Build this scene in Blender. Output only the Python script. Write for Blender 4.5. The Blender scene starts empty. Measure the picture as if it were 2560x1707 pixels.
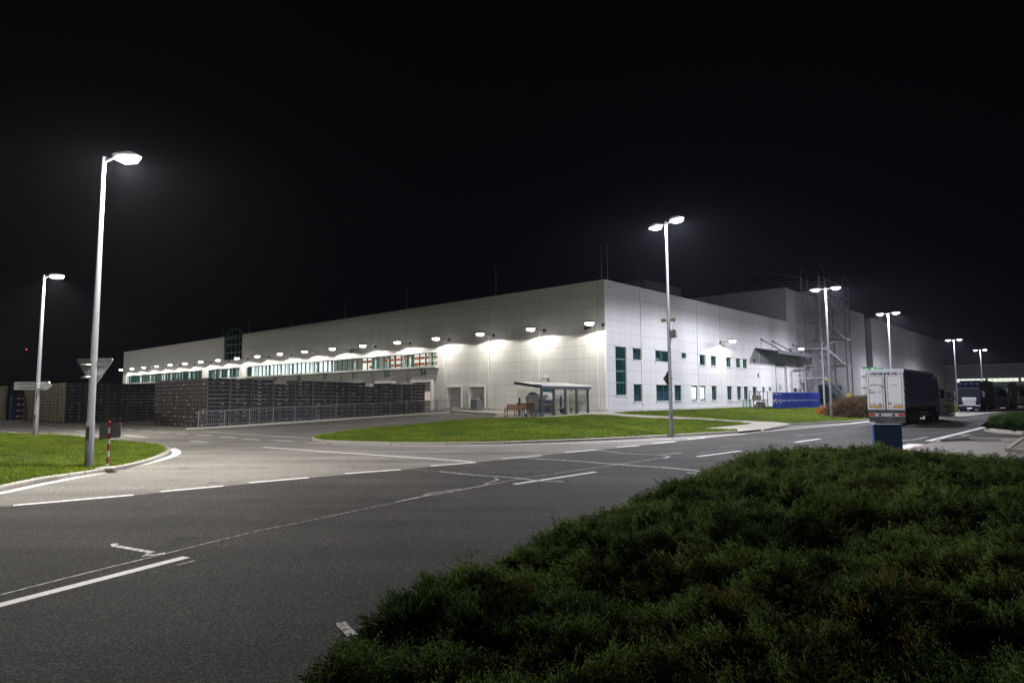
import bpy, bmesh, math, random
import numpy as np
from mathutils import Matrix, Vector
from mathutils.geometry import delaunay_2d_cdt
random.seed(7); rng = np.random.default_rng(7)
SC = bpy.context.scene; COL = SC.collection
rad = math.radians

# ------------------------------------------------------------------ camera
FPX, EYE, CX, CY = 1618.0, 2.0, 1280.0, 853.5       # photograph is 2560 px wide
def Rx(a): return np.array([[1,0,0],[0,math.cos(a),-math.sin(a)],[0,math.sin(a),math.cos(a)]])
def Rz(a): return np.array([[math.cos(a),-math.sin(a),0],[math.sin(a),math.cos(a),0],[0,0,1]])
CR = Rx(math.pi/2 + rad(4.98)) @ Rz(rad(-0.335))
cam_d = bpy.data.cameras.new('camera'); cam = bpy.data.objects.new('camera', cam_d); COL.objects.link(cam)
cam_d.sensor_width = 36.0; cam_d.sensor_fit = 'HORIZONTAL'; cam_d.lens = FPX/2560*36
cam_d.clip_start = 0.05; cam_d.clip_end = 5000
M = Matrix(CR.tolist()).to_4x4(); M.translation = (0, 0, EYE); cam.matrix_world = M
SC.camera = cam

# ------------------------------------------------------------------ world (moonless night) and exposure
W = bpy.data.worlds.new('World'); SC.world = W; W.use_nodes = True
wn = W.node_tree; bg = wn.nodes['Background']
bg.inputs[0].default_value = (0.55, 0.55, 1.0, 1); bg.inputs[1].default_value = 0.0016
SC.view_settings.view_transform = 'Standard'; SC.view_settings.look = 'None'
SC.view_settings.exposure = 0.0; SC.view_settings.gamma = 1.0
SC.cycles.use_denoising = True
try: SC.cycles.denoiser = 'OPENIMAGEDENOISE'
except Exception: pass
SC.cycles.max_bounces = 8; SC.cycles.diffuse_bounces = 4; SC.cycles.transparent_max_bounces = 16
SC.cycles.caustics_reflective = False; SC.cycles.caustics_refractive = False
SC.cycles.sample_clamp_indirect = 6.0; SC.cycles.use_light_tree = True
FLOOD, STREET = 640.0, 7600.0                       # lamp powers (W)
NEUT, COOL = (1.0, 0.965, 0.92), (0.90, 0.90, 1.0)

# ------------------------------------------------------------------ site geometry
def ray(px, py): return CR @ np.array([(px-CX)/FPX, -(py-CY)/FPX, -1.0])
ANG = rad(47.871)                                    # heading of the right-hand facade
eR = np.array([math.cos(ANG), math.sin(ANG)]); eL = np.array([-math.sin(ANG), math.cos(ANG)])
CO = np.array([7.818, 53.936])                       # the near corner of the warehouse
ZB = 0.68
def clamp(x, a=0.0, b=1.0): return max(a, min(b, x))
FY = 15.8                                            # line of the railing / retaining kerb
def zb(bx, by):
    if by > FY+0.12: return -0.35*clamp((bx+26.5)/26)
    t = clamp((bx+26.5)/23.5)*clamp(1+by/14.5)
    return ZB*t
def toB(x, y):
    d = np.array([x, y])-CO; return float(d@eR), float(d@eL)
def Zg(x, y): return zb(*toB(x, y))
def L2W(bx, by, z=0.0):
    p = CO+eR*bx+eL*by; return Vector((p[0], p[1], z))
def G(px, py, dz=0.0):
    """the point of the ground seen at a pixel of the photograph"""
    d = ray(px, py); z = 0.0
    for _ in range(40):
        t = (z+dz-EYE)/d[2]; z = .5*z+.5*Zg(d[0]*t, d[1]*t)
    return Vector((d[0]*t, d[1]*t, z+dz))
def pR(px, py, by=0.0):
    d = ray(px, py); t = (by+CO@eL)/(d[:2]@eL); p = d*t
    return float((p[:2]-CO)@eR), float(p[2]+EYE)
def pL(px, py, bx=0.0):
    d = ray(px, py); t = (bx+CO@eR)/(d[:2]@eR); p = d*t
    return float((p[:2]-CO)@eL), float(p[2]+EYE)
def pD(px, py, depth):
    d = ray(px, py); t = depth/d[1]; return Vector((d[0]*t, depth, d[2]*t+EYE))

# ------------------------------------------------------------------ materials
MATS = {}
def N(nt, t, **kw):
    n = nt.nodes.new(t)
    for k, v in kw.items(): setattr(n, k, v)
    return n
def mat(name, col=(.5,.5,.5), rough=.6, metal=0., var=0.0, vscale=3.0, bump=0.0, bscale=40.0, emit=None, estr=1.0, spec=.5, alpha=None):
    if name in MATS: return MATS[name]
    m = bpy.data.materials.new(name); m.use_nodes = True; MATS[name] = m
    nt = m.node_tree; p = nt.nodes['Principled BSDF']
    c = (*col, 1)
    p.inputs['Base Color'].default_value = c; p.inputs['Roughness'].default_value = rough
    p.inputs['Metallic'].default_value = metal; p.inputs['Specular IOR Level'].default_value = spec
    m.diffuse_color = c
    tc = N(nt, 'ShaderNodeTexCoord')
    if var > 0:
        n = N(nt, 'ShaderNodeTexNoise'); n.inputs['Scale'].default_value = vscale; n.inputs['Detail'].default_value = 5
        nt.links.new(tc.outputs['Object'], n.inputs['Vector'])
        mx = N(nt, 'ShaderNodeMix', data_type='RGBA')
        mx.inputs[6].default_value = (*[x*(1-var) for x in col], 1); mx.inputs[7].default_value = (*[min(1, x*(1+var)) for x in col], 1)
        nt.links.new(n.outputs['Fac'], mx.inputs[0]); nt.links.new(mx.outputs[2], p.inputs['Base Color'])
    if bump > 0:
        n = N(nt, 'ShaderNodeTexNoise'); n.inputs['Scale'].default_value = bscale; n.inputs['Detail'].default_value = 3
        nt.links.new(tc.outputs['Object'], n.inputs['Vector'])
        b = N(nt, 'ShaderNodeBump'); b.inputs['Strength'].default_value = bump; b.inputs['Distance'].default_value = .02
        nt.links.new(n.outputs['Fac'], b.inputs['Height']); nt.links.new(b.outputs[0], p.inputs['Normal'])
    if emit:
        p.inputs['Emission Color'].default_value = (*emit, 1); p.inputs['Emission Strength'].default_value = estr
        if estr > 5: m.cycles.emission_sampling = 'NONE'
    return m
def wall_mat(name, col, axis, pitch, off, jz=1.07, joff=0.0, rib=.178, ribs=.5):
    m = bpy.data.materials.new(name); m.use_nodes = True; nt = m.node_tree; p = nt.nodes['Principled BSDF']
    tc = N(nt, 'ShaderNodeTexCoord'); sp = N(nt, 'ShaderNodeSeparateXYZ'); nt.links.new(tc.outputs['Object'], sp.inputs[0])
    def math_(op, a, b=None, v=None):
        n = N(nt, 'ShaderNodeMath', operation=op)
        nt.links.new(a, n.inputs[0])
        if b is not None: nt.links.new(b, n.inputs[1])
        if v is not None: n.inputs[1].default_value = v
        return n.outputs[0]
    def joint(s, period, o, w):
        a = math_('ADD', s, v=1000*period-o); a = math_('MODULO', a, v=period); a = math_('SUBTRACT', a, v=period/2)
        a = math_('ABSOLUTE', a); a = math_('GREATER_THAN', a, v=period/2-w); return a
    jh = joint(sp.outputs[2], jz, joff, .022); jv = joint(sp.outputs[axis], pitch, off, .03)
    j = math_('MAXIMUM', jh, jv)
    # a slightly different shade for every panel, and rain streaks
    cell = N(nt, 'ShaderNodeCombineXYZ')
    a = math_('FLOOR', math_('DIVIDE', math_('ADD', sp.outputs[2], v=-joff), v=jz)); b = math_('FLOOR', math_('DIVIDE', math_('ADD', sp.outputs[axis], v=-off), v=pitch))
    nt.links.new(a, cell.inputs[0]); nt.links.new(b, cell.inputs[1])
    wnz = N(nt, 'ShaderNodeTexWhiteNoise', noise_dimensions='3D'); nt.links.new(cell.outputs[0], wnz.inputs[0])
    mp = N(nt, 'ShaderNodeMapping'); mp.inputs['Scale'].default_value = (1.6, 1.6, .12); nt.links.new(tc.outputs['Object'], mp.inputs[0])
    st = N(nt, 'ShaderNodeTexNoise'); st.inputs['Scale'].default_value = 1.5; st.inputs['Detail'].default_value = 6; nt.links.new(mp.outputs[0], st.inputs['Vector'])
    s1 = math_('MULTIPLY_ADD', wnz.outputs[0], v=.05); s1.node.inputs[2].default_value = .90
    s2 = math_('MULTIPLY_ADD', st.outputs['Fac'], v=.34); s2.node.inputs[2].default_value = .84
    k = math_('MULTIPLY', s1, s2)
    jj = math_('MULTIPLY_ADD', j, v=-.34); jj.node.inputs[2].default_value = 1.0
    k = math_('MULTIPLY', k, jj)
    cm = N(nt, 'ShaderNodeVectorMath', operation='SCALE'); cm.inputs[0].default_value = col; nt.links.new(k, cm.inputs['Scale'])
    nt.links.new(cm.outputs[0], p.inputs['Base Color']); p.inputs['Roughness'].default_value = .42
    rb = math_('MULTIPLY', sp.outputs[2], v=2*math.pi/rib); rb = math_('SINE', rb)
    bp = N(nt, 'ShaderNodeBump'); bp.inputs['Strength'].default_value = ribs; bp.inputs['Distance'].default_value = .02
    nt.links.new(rb, bp.inputs['Height']); nt.links.new(bp.outputs[0], p.inputs['Normal'])
    return m
def asphalt(name, c0, c1, patch=.25):
    m = bpy.data.materials.new(name); m.use_nodes = True; nt = m.node_tree; p = nt.nodes['Principled BSDF']
    tc = N(nt, 'ShaderNodeTexCoord')
    n1 = N(nt, 'ShaderNodeTexNoise'); n1.inputs['Scale'].default_value = 34; n1.inputs['Detail'].default_value = 6; n1.inputs['Roughness'].default_value = .85
    n2 = N(nt, 'ShaderNodeTexNoise'); n2.inputs['Scale'].default_value = .35; n2.inputs['Detail'].default_value = 7
    n3 = N(nt, 'ShaderNodeTexVoronoi'); n3.inputs['Scale'].default_value = 85
    for n in (n1, n2, n3): nt.links.new(tc.outputs['Object'], n.inputs['Vector'])
    cr = N(nt, 'ShaderNodeValToRGB'); e = cr.color_ramp.elements
    e[0].position = .41; e[0].color = (*c0, 1); e[1].position = .61; e[1].color = (*c1, 1)
    nt.links.new(n1.outputs['Fac'], cr.inputs[0])
    gt = N(nt, 'ShaderNodeMath', operation='GREATER_THAN'); gt.inputs[1].default_value = .90
    sep = N(nt, 'ShaderNodeSeparateColor'); nt.links.new(n3.outputs['Color'], sep.inputs[0]); nt.links.new(sep.outputs[0], gt.inputs[0])
    mx = N(nt, 'ShaderNodeMix', data_type='RGBA'); nt.links.new(cr.outputs[0], mx.inputs[6]); mx.inputs[7].default_value = (*[x*1.7 for x in c1], 1)
    nt.links.new(gt.outputs[0], mx.inputs[0])
    mr = N(nt, 'ShaderNodeMapRange'); mr.inputs[1].default_value = .3; mr.inputs[2].default_value = .7; mr.inputs[3].default_value = 1-patch; mr.inputs[4].default_value = 1+patch
    nt.links.new(n2.outputs['Fac'], mr.inputs[0])
    mp = N(nt, 'ShaderNodeMapping'); mp.inputs['Rotation'].default_value = (0,0,-rad(28)); mp.inputs['Scale'].default_value = (.05,.55,1); nt.links.new(tc.outputs['Object'], mp.inputs[0])
    n4 = N(nt, 'ShaderNodeTexNoise'); n4.inputs['Scale'].default_value = 1.6; n4.inputs['Detail'].default_value = 4; nt.links.new(mp.outputs[0], n4.inputs['Vector'])
    mr2 = N(nt, 'ShaderNodeMapRange'); mr2.inputs[1].default_value = .32; mr2.inputs[2].default_value = .68; mr2.inputs[3].default_value = .78; mr2.inputs[4].default_value = 1.22; nt.links.new(n4.outputs['Fac'], mr2.inputs[0])
    n5 = N(nt, 'ShaderNodeTexNoise'); n5.inputs['Scale'].default_value = .9; n5.inputs['Detail'].default_value = 3; nt.links.new(tc.outputs['Object'], n5.inputs['Vector'])
    mr3 = N(nt, 'ShaderNodeMapRange'); mr3.inputs[1].default_value = .64; mr3.inputs[2].default_value = .74; mr3.inputs[3].default_value = 1.0; mr3.inputs[4].default_value = .66; nt.links.new(n5.outputs['Fac'], mr3.inputs[0])
    k1 = N(nt, 'ShaderNodeMath', operation='MULTIPLY'); nt.links.new(mr.outputs[0], k1.inputs[0]); nt.links.new(mr2.outputs[0], k1.inputs[1])
    k2 = N(nt, 'ShaderNodeMath', operation='MULTIPLY'); nt.links.new(k1.outputs[0], k2.inputs[0]); nt.links.new(mr3.outputs[0], k2.inputs[1])
    sc_ = N(nt, 'ShaderNodeVectorMath', operation='SCALE'); nt.links.new(mx.outputs[2], sc_.inputs[0]); nt.links.new(k2.outputs[0], sc_.inputs['Scale'])
    nt.links.new(sc_.outputs[0], p.inputs['Base Color']); p.inputs['Roughness'].default_value = .85; p.inputs['Specular IOR Level'].default_value = .12
    bp = N(nt, 'ShaderNodeBump'); bp.inputs['Strength'].default_value = .9; bp.inputs['Distance'].default_value = .012
    nt.links.new(n1.outputs['Fac'], bp.inputs['Height']); nt.links.new(bp.outputs[0], p.inputs['Normal'])
    return m
def vcol_mat(name, rough=.7, trans=0.0):
    m = bpy.data.materials.new(name); m.use_nodes = True; nt = m.node_tree; p = nt.nodes['Principled BSDF']
    a = N(nt, 'ShaderNodeAttribute'); a.attribute_name = 'tint'
    nt.links.new(a.outputs['Color'], p.inputs['Base Color']); p.inputs['Roughness'].default_value = rough; p.inputs['Specular IOR Level'].default_value = .0
    if trans > 0:
        tl = N(nt, 'ShaderNodeBsdfTranslucent'); nt.links.new(a.outputs['Color'], tl.inputs[0]); mx = N(nt, 'ShaderNodeMixShader'); mx.inputs[0].default_value = trans
        nt.links.new(p.outputs[0], mx.inputs[1]); nt.links.new(tl.outputs[0], mx.inputs[2]); nt.links.new(mx.outputs[0], nt.nodes['Material Output'].inputs[0])
    return m
def paint_mat(name, col, wear=.35, scale=28):
    """road paint worn through to the asphalt"""
    m = bpy.data.materials.new(name); m.use_nodes = True; nt = m.node_tree; p = nt.nodes['Principled BSDF']
    tc = N(nt, 'ShaderNodeTexCoord'); n = N(nt, 'ShaderNodeTexNoise'); n.inputs['Scale'].default_value = scale; n.inputs['Detail'].default_value = 6; n.inputs['Roughness'].default_value = .7
    nt.links.new(tc.outputs['Object'], n.inputs['Vector'])
    cr = N(nt, 'ShaderNodeValToRGB'); e = cr.color_ramp.elements; e[0].position = wear-.03; e[0].color = (.06,.058,.056,1); e[1].position = wear+.06; e[1].color = (*col, 1)
    nt.links.new(n.outputs['Fac'], cr.inputs[0]); nt.links.new(cr.outputs[0], p.inputs['Base Color']); p.inputs['Roughness'].default_value = .65
    return m
def glass_mat(name, tint=(.9,1,.97), refl=.12):
    m = bpy.data.materials.new(name); m.use_nodes = True; nt = m.node_tree; nt.nodes.remove(nt.nodes['Principled BSDF'])
    out = nt.nodes['Material Output']; t = N(nt, 'ShaderNodeBsdfTransparent'); t.inputs[0].default_value = (*tint, 1)
    g = N(nt, 'ShaderNodeBsdfGlossy'); g.inputs['Roughness'].default_value = .03; g.inputs[0].default_value = (.9,.95,1,1)
    mx = N(nt, 'ShaderNodeMixShader'); mx.inputs[0].default_value = refl
    nt.links.new(t.outputs[0], mx.inputs[1]); nt.links.new(g.outputs[0], mx.inputs[2]); nt.links.new(mx.outputs[0], out.inputs[0])
    MATS[name] = m; return m

WHITE_L = wall_mat('wall_panel_left', (.64,.632,.59), 1, 6.43, .72, joff=.0, ribs=.22)
WHITE_R = wall_mat('wall_panel_right', (.60,.60,.605), 0, 5.5, .2, joff=.0, ribs=.14)
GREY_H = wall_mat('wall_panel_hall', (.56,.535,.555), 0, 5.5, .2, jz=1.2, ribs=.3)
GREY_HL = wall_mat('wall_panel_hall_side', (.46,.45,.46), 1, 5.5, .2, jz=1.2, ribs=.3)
TRIM = mat('white_trim', (.72,.71,.68), .4, var=.06)
CONC = mat('concrete', (.36,.34,.31), .85, var=.22, vscale=2.2, bump=.3, bscale=60)
CONC_L = mat('pale_concrete', (.46,.43,.37), .85, var=.16, vscale=1.6, bump=.3, bscale=60)
KERB = mat('kerb_concrete', (.34,.315,.28), .85, var=.25, vscale=5, bump=.4, bscale=70)
GALV = mat('galvanised_steel', (.34,.35,.37), .42, .6, var=.12, vscale=6)
GALVD = mat('grey_steel', (.16,.165,.175), .45, .5, var=.15, vscale=6)
DKST = mat('dark_steel', (.07,.073,.08), .5, .4, var=.2, vscale=5)
BLACK = mat('black_plastic', (.012,.012,.013), .55)
GREEN_F = mat('green_window_frame', (.008,.075,.06), .4)
GREEN_T = mat('green_lettering', (.01,.13,.105), .5)
GLASS_D = mat('dark_green_glass', (.01,.035,.036), .06, spec=.6, var=.5, vscale=.7)
GLASS_C = glass_mat('clear_glass', (.94,.965,.955), .05)
GLASS_I = glass_mat('clear_window_glass', (.9,.97,.95), .05)
RUBBER = mat('tyre_rubber', (.014,.014,.015), .8)
LENS = mat('lamp_lens', (1,1,1), .3, emit=(.95,.96,1.0), estr=22.0)
LENSW = mat('floodlight_lens', (1,1,1), .3, emit=(1,.97,.92), estr=9.0)
BLIND = mat('backlit_blind', (.8,.82,.8), .7, emit=(.86,1.0,.93), estr=.85)

# ------------------------------------------------------------------ mesh building
class MB:
    def __init__(s): s.v = []; s.f = []; s.m = []
    def add(s, vs, fs, mi=0):
        o = len(s.v); s.v += [tuple(x) for x in vs]; s.f += [tuple(i+o for i in f) for f in fs]; s.m += [mi]*len(fs); return s
    def box(s, x0, x1, y0, y1, z0, z1, mi=0):
        return s.add([(x0,y0,z0),(x1,y0,z0),(x1,y1,z0),(x0,y1,z0),(x0,y0,z1),(x1,y0,z1),(x1,y1,z1),(x0,y1,z1)],
                     [(0,3,2,1),(4,5,6,7),(0,1,5,4),(1,2,6,5),(2,3,7,6),(3,0,4,7)], mi)
    def bev(s, x0, x1, y0, y1, z0, z1, c, mi=0):
        """box with chamfered vertical edges and top"""
        def ring(d, z): return [(x0+d+c,y0+d,z),(x1-d-c,y0+d,z),(x1-d,y0+d+c,z),(x1-d,y1-d-c,z),(x1-d-c,y1-d,z),(x0+d+c,y1-d,z),(x0+d,y1-d-c,z),(x0+d,y0+d+c,z)]
        r = [ring(c,z0), ring(0,z0+c), ring(0,z1-c), ring(c,z1)]; vs = sum(r, [])
        fs = [tuple(range(7,-1,-1)), tuple(range(24,32))]
        for k in range(3):
            for i in range(8): j = (i+1)%8; fs.append((k*8+i, k*8+j, k*8+8+j, k*8+8+i))
        return s.add(vs, fs, mi)
    def quad(s, a, b, c, d, mi=0): return s.add([a,b,c,d], [(0,1,2,3)], mi)
    def tube(s, pts, r, n=8, mi=0, cap=True):
        pts = [Vector(p) for p in pts]; rs = r if isinstance(r, (list, tuple)) else [r]*len(pts)
        vs = []; fs = []; up = None
        for i, p in enumerate(pts):
            t = ((pts[min(i+1,len(pts)-1)]-p).normalized()+(p-pts[max(i-1,0)]).normalized())
            t = t.normalized() if t.length > 1e-6 else Vector((0,0,1))
            if up is None:
                up = Vector((0,0,1)) if abs(t.z) < .9 else Vector((1,0,0))
            a = t.cross(up).normalized(); up = a.cross(t).normalized()
            for k in range(n):
                th = 2*math.pi*k/n; vs.append(p+(a*math.cos(th)+up*math.sin(th))*rs[i])
        for i in range(len(pts)-1):
            for k in range(n): j = (k+1)%n; fs.append((i*n+k, i*n+j, (i+1)*n+j, (i+1)*n+k))
        if cap: fs += [tuple(range(n-1,-1,-1)), tuple(range((len(pts)-1)*n, len(pts)*n))]
        return s.add(vs, fs, mi)
    def bar(s, a, b, w, h=None, mi=0):
        """square bar between two points"""
        h = h or w; a = Vector(a); b = Vector(b); t = (b-a).normalized()
        up = Vector((0,0,1)) if abs(t.z) < .95 else Vector((1,0,0)); x = t.cross(up).normalized(); y = x.cross(t)
        vs = [p+x*sx*w/2+y*sy*h/2 for p in (a,b) for sx, sy in ((-1,-1),(1,-1),(1,1),(-1,1))]
        return s.add(vs, [(3,2,1,0),(4,5,6,7),(0,1,5,4),(1,2,6,5),(2,3,7,6),(3,0,4,7)], mi)
    def prism(s, poly, f, t0, t1, mi=0):
        """poly: (a,b) outline; f(a,b,t) -> point"""
        n = len(poly); vs = [f(a,b,t0) for a,b in poly]+[f(a,b,t1) for a,b in poly]
        fs = [tuple(range(n-1,-1,-1)), tuple(range(n,2*n))]+[(i,(i+1)%n,n+(i+1)%n,n+i) for i in range(n)]
        return s.add(vs, fs, mi)
    def wheel(s, c, r, w, axis=1, n=20, mi=0, mi2=1):
        """tyre with a hub; axis 1 = local y"""
        cx, cy, cz = c
        def ring(rr, y): return [(cx+rr*math.cos(2*math.pi*k/n), cy+y, cz+rr*math.sin(2*math.pi*k/n)) for k in range(n)]
        prof = [(r*.55,-w/2),(r*.9,-w/2),(r,-w*.35),(r,w*.35),(r*.9,w/2),(r*.55,w/2)]
        vs = sum([ring(a,b) for a,b in prof], []); fs = []
        for i in range(len(prof)-1):
            for k in range(n): j = (k+1)%n; fs.append((i*n+k,i*n+j,(i+1)*n+j,(i+1)*n+k))
        s.add(vs, fs, mi)
        for y in (-w*.38, w*.38): s.add(ring(r*.56, y)+[(cx,cy+y*.7,cz)], [(k,(k+1)%n,n) for k in range(n)], mi2)
        return s
    def build(s, name, mats, parent=None, smooth=False, loc=None):
        me = bpy.data.meshes.new(name); me.from_pydata(s.v, [], s.f)
        for m in (mats if isinstance(mats, (list, tuple)) else [mats]): me.materials.append(m)
        if any(s.m): me.polygons.foreach_set('material_index', s.m)
        if smooth:
            me.polygons.foreach_set('use_smooth', [True]*len(me.polygons))
            try: me.set_sharp_from_angle(angle=rad(38))
            except Exception: pass
        bm = bmesh.new(); bm.from_mesh(me); bmesh.ops.recalc_face_normals(bm, faces=bm.faces); bm.to_mesh(me); bm.free()
        me.update()
        o = bpy.data.objects.new(name, me); COL.objects.link(o)
        if parent: o.parent = parent
        if loc is not None: o.location = loc
        return o
def tag(o, label=None, cat=None, group=None, kind=None):
    if label: o['label'] = label
    if cat: o['category'] = cat
    if group: o['group'] = group
    if kind: o['kind'] = kind
    return o
def thing(name, label, cat, loc=(0,0,0), rz=0.0, group=None):
    o = bpy.data.objects.new(name, None); COL.objects.link(o); o.location = loc; o.rotation_euler = (0,0,rz); o.empty_display_size = .3
    return tag(o, label, cat, group)
def copy_tree(o, parent=None):
    c = o.copy(); COL.objects.link(c)
    if parent: c.parent = parent
    for ch in list(o.children): copy_tree(ch, c)
    return c
def light(name, parent, loc, power, col, direction=(0,0,-1), size=172, blend=.15, r=.12, kind='SPOT'):
    d = bpy.data.lights.new(name, kind); d.energy = power; d.color = col; d.shadow_soft_size = r
    if kind == 'SPOT': d.spot_size = rad(size); d.spot_blend = blend
    o = bpy.data.objects.new(name, d); COL.objects.link(o); o.parent = parent; o.location = loc
    o.rotation_mode = 'QUATERNION'; o.rotation_quaternion = Vector(direction).to_track_quat('-Z', 'Y'); return o
def text(name, s, size, m, parent, origin, X, Y, align='CENTER', depth=.004, bold=0.0):
    cu = bpy.data.curves.new(name, 'FONT'); cu.body = s; cu.size = size; cu.align_x = align; cu.align_y = 'CENTER'; cu.extrude = depth; cu.offset = bold
    t = bpy.data.objects.new(name, cu); COL.objects.link(t); bpy.context.view_layer.update()
    me = bpy.data.meshes.new_from_object(t.evaluated_get(bpy.context.evaluated_depsgraph_get())); bpy.data.objects.remove(t); bpy.data.curves.remove(cu)
    me.name = name; me.materials.clear(); me.materials.append(m)
    X = Vector(X).normalized(); Y = Vector(Y).normalized(); Zv = X.cross(Y); o_ = Vector(origin)
    me.transform(Matrix((( X.x,Y.x,Zv.x,o_.x),(X.y,Y.y,Zv.y,o_.y),(X.z,Y.z,Zv.z,o_.z),(0,0,0,1))))
    ob = bpy.data.objects.new(name, me); COL.objects.link(ob); ob.parent = parent; return ob
def holed(mb, holes, a0, a1, z0, z1, f, depth, mi=0, mr=1):
    """wall sheet with openings; f(a, z, d) -> point, d = depth behind the face"""
    A = sorted({a0,a1,*[h[0] for h in holes],*[h[1] for h in holes]}); Zs = sorted({z0,z1,*[h[2] for h in holes],*[h[3] for h in holes]})
    for i in range(len(A)-1):
        for k in range(len(Zs)-1):
            ca, cz = (A[i]+A[i+1])/2, (Zs[k]+Zs[k+1])/2
            if any(h[0] < ca < h[1] and h[2] < cz < h[3] for h in holes): continue
            mb.quad(f(A[i],Zs[k],0), f(A[i+1],Zs[k],0), f(A[i+1],Zs[k+1],0), f(A[i],Zs[k+1],0), mi)
    for h in holes:
        x0,x1,y0,y1 = h[:4]; d = h[4] if len(h) > 4 else depth
        for a,b in (((x0,y0),(x1,y0)),((x1,y0),(x1,y1)),((x1,y1),(x0,y1)),((x0,y1),(x0,y0))):
            mb.quad(f(*a,0), f(*b,0), f(*b,d), f(*a,d), mr)

# ------------------------------------------------------------------ ground, road, paths
def inside(poly, x, y):
    c = False; n = len(poly); j = n-1
    for i in range(n):
        xi, yi = poly[i]; xj, yj = poly[j]
        if (yi > y) != (yj > y) and x < (xj-xi)*(y-yi)/(yj-yi)+xi: c = not c
        j = i
    return c
def drape(name, poly, dz, step, m, kind='structure', zf=None):
    """a sheet over the ground bounded by a world outline"""
    zf = zf or Zg; P = []
    n = len(poly)
    for i in range(n):
        a, b = Vector(poly[i]), Vector(poly[(i+1)%n]); k = max(1, int((b-a).length/step))
        P += [tuple(a.lerp(b, t/k)) for t in range(k)]
    nb = len(P); xs = [p[0] for p in P]; ys = [p[1] for p in P]
    x = min(xs)
    while x < max(xs):
        y = min(ys)
        while y < max(ys):
            q = (x+.31*step, y+.17*step)
            if inside(poly, *q): P.append(q)
            y += step
        x += step
    vo, eo, fo, *_ = delaunay_2d_cdt([Vector(p) for p in P], [(i,(i+1)%nb) for i in range(nb)], [], 1, 1e-4)
    mb = MB()
    fo = [f for f in fo if inside(poly, sum(vo[i].x for i in f)/3, sum(vo[i].y for i in f)/3)]
    mb.v = [(v.x, v.y, zf(v.x, v.y)+dz) for v in vo]; mb.f = [tuple(f) for f in fo]; mb.m = [0]*len(fo)
    me = bpy.data.meshes.new(name); me.from_pydata(mb.v, [], mb.f); me.materials.append(m); me.update()
    for p in me.polygons: p.use_smooth = True
    if me.polygons and me.polygons[0].normal.z < 0: me.flip_normals()
    o = bpy.data.objects.new(name, me); COL.objects.link(o)
    if kind: o['kind'] = kind
    return o
ASPH_L = asphalt('old_light_asphalt', (.055,.052,.046), (.255,.24,.213), .16)
ASPH_D = asphalt('newer_dark_asphalt', (.007,.0066,.0061), (.082,.077,.0705), .25)
PAINT = paint_mat('road_paint', (.72,.71,.69), .36, 30)
PAINT2 = paint_mat('crack_filler', (.50,.48,.47), .46, 14)
PAINT3 = paint_mat('thin_crack_filler', (.36,.345,.34), .49, 10)

# one ground sheet out to the horizon, finer near the site
gx = sorted({*[-1600,-700,-350,-200], *np.arange(-120, 140.1, 2.5).tolist(), 200, 350, 700, 1600})
gm = MB(); ng = len(gx)
for a in gx:
    for b in gx: w = L2W(a-10, b+20); gm.v.append((w.x, w.y, Zg(w.x, w.y)))
gm.f = [(i*ng+j, (i+1)*ng+j, (i+1)*ng+j+1, i*ng+j+1) for i in range(ng-1) for j in range(ng-1)]; gm.m = [0]*len(gm.f)
ground = gm.build('ground', ASPH_L); ground['kind'] = 'structure'; ground['label'] = 'wide light grey asphalt ground around the warehouse'
P2 = lambda pts: [tuple(G(*p)[:2]) for p in pts]
road_px = [(-260,1283),(33,1264),(333,1238),(772,1194.5),(1002,1174),(1188,1156),(1354,1138.6),(1492,1124),(1599,1113.6),(1688,1103.5),(1762,1094.8),(1863,1085),(1912,1079.5),(2109,1061.5),(2183,1052.5),(2342,1043.2),(2404,1040.5),(2449,1035),(2560,1024),(2700,1016),(2700,1040),(2490,1060),(2472,1066),(2600,1085),(2600,1103),(2346,1103),(2262,1124.5),(2000,1290),(1500,1500),(1100,1707),(900,1900),(-260,1900)]
road = drape('road', P2(road_px), .004, 3.0, ASPH_D); road['label'] = 'darker asphalt carriageway sweeping past the juniper bed'

def ribbon(mb, pts, w, dz, mi=0):
    """painted strip along ground points"""
    p = [Vector(q[:2]) for q in pts]; L = []; n = len(p)
    for i in range(n):
        t = (p[min(i+1,n-1)]-p[max(i-1,0)]).normalized(); nn = Vector((-t.y, t.x)); ww = w[i] if isinstance(w, list) else w
        L.append((p[i]+nn*ww/2, p[i]-nn*ww/2))
    vs = [(q.x, q.y, Zg(q.x, q.y)+dz) for a in L for q in a]
    mb.add(vs, [(2*i, 2*i+1, 2*i+3, 2*i+2) for i in range(n-1)], mi)
def resample(pts, step):
    out = []
    for a, b in zip(pts[:-1], pts[1:]):
        k = max(1, int((b-a).length/step)); out += [a.lerp(b, t/k) for t in range(k)]
    return out+[pts[-1]]
def smooth_line(pts, it=2):
    for _ in range(it):
        q = [pts[0]]
        for a, b in zip(pts[:-1], pts[1:]): q += [a.lerp(b,.25), a.lerp(b,.75)]
        pts = q+[pts[-1]]
    return pts
mk = MB(); DZ = .008
dashes = [((33,1263.6),(333,1237.4)),((401,1229),(558,1214.8)),((622.6,1206.7),(772,1194)),((863,1184),(1002,1174)),((1077,1164.8),(1188,1156.2)),
 ((1255.8,1147.6),(1353.7,1138.6)),((1412,1131.3),(1492.5,1124)),((1541.5,1118),(1598.6,1113.6)),((1634,1108.4),(1688,1103.5)),((1719.7,1098.6),(1762,1094.8))]
for a, b in dashes: ribbon(mk, resample([G(*a), G(*b)], 2), .17, DZ)
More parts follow.
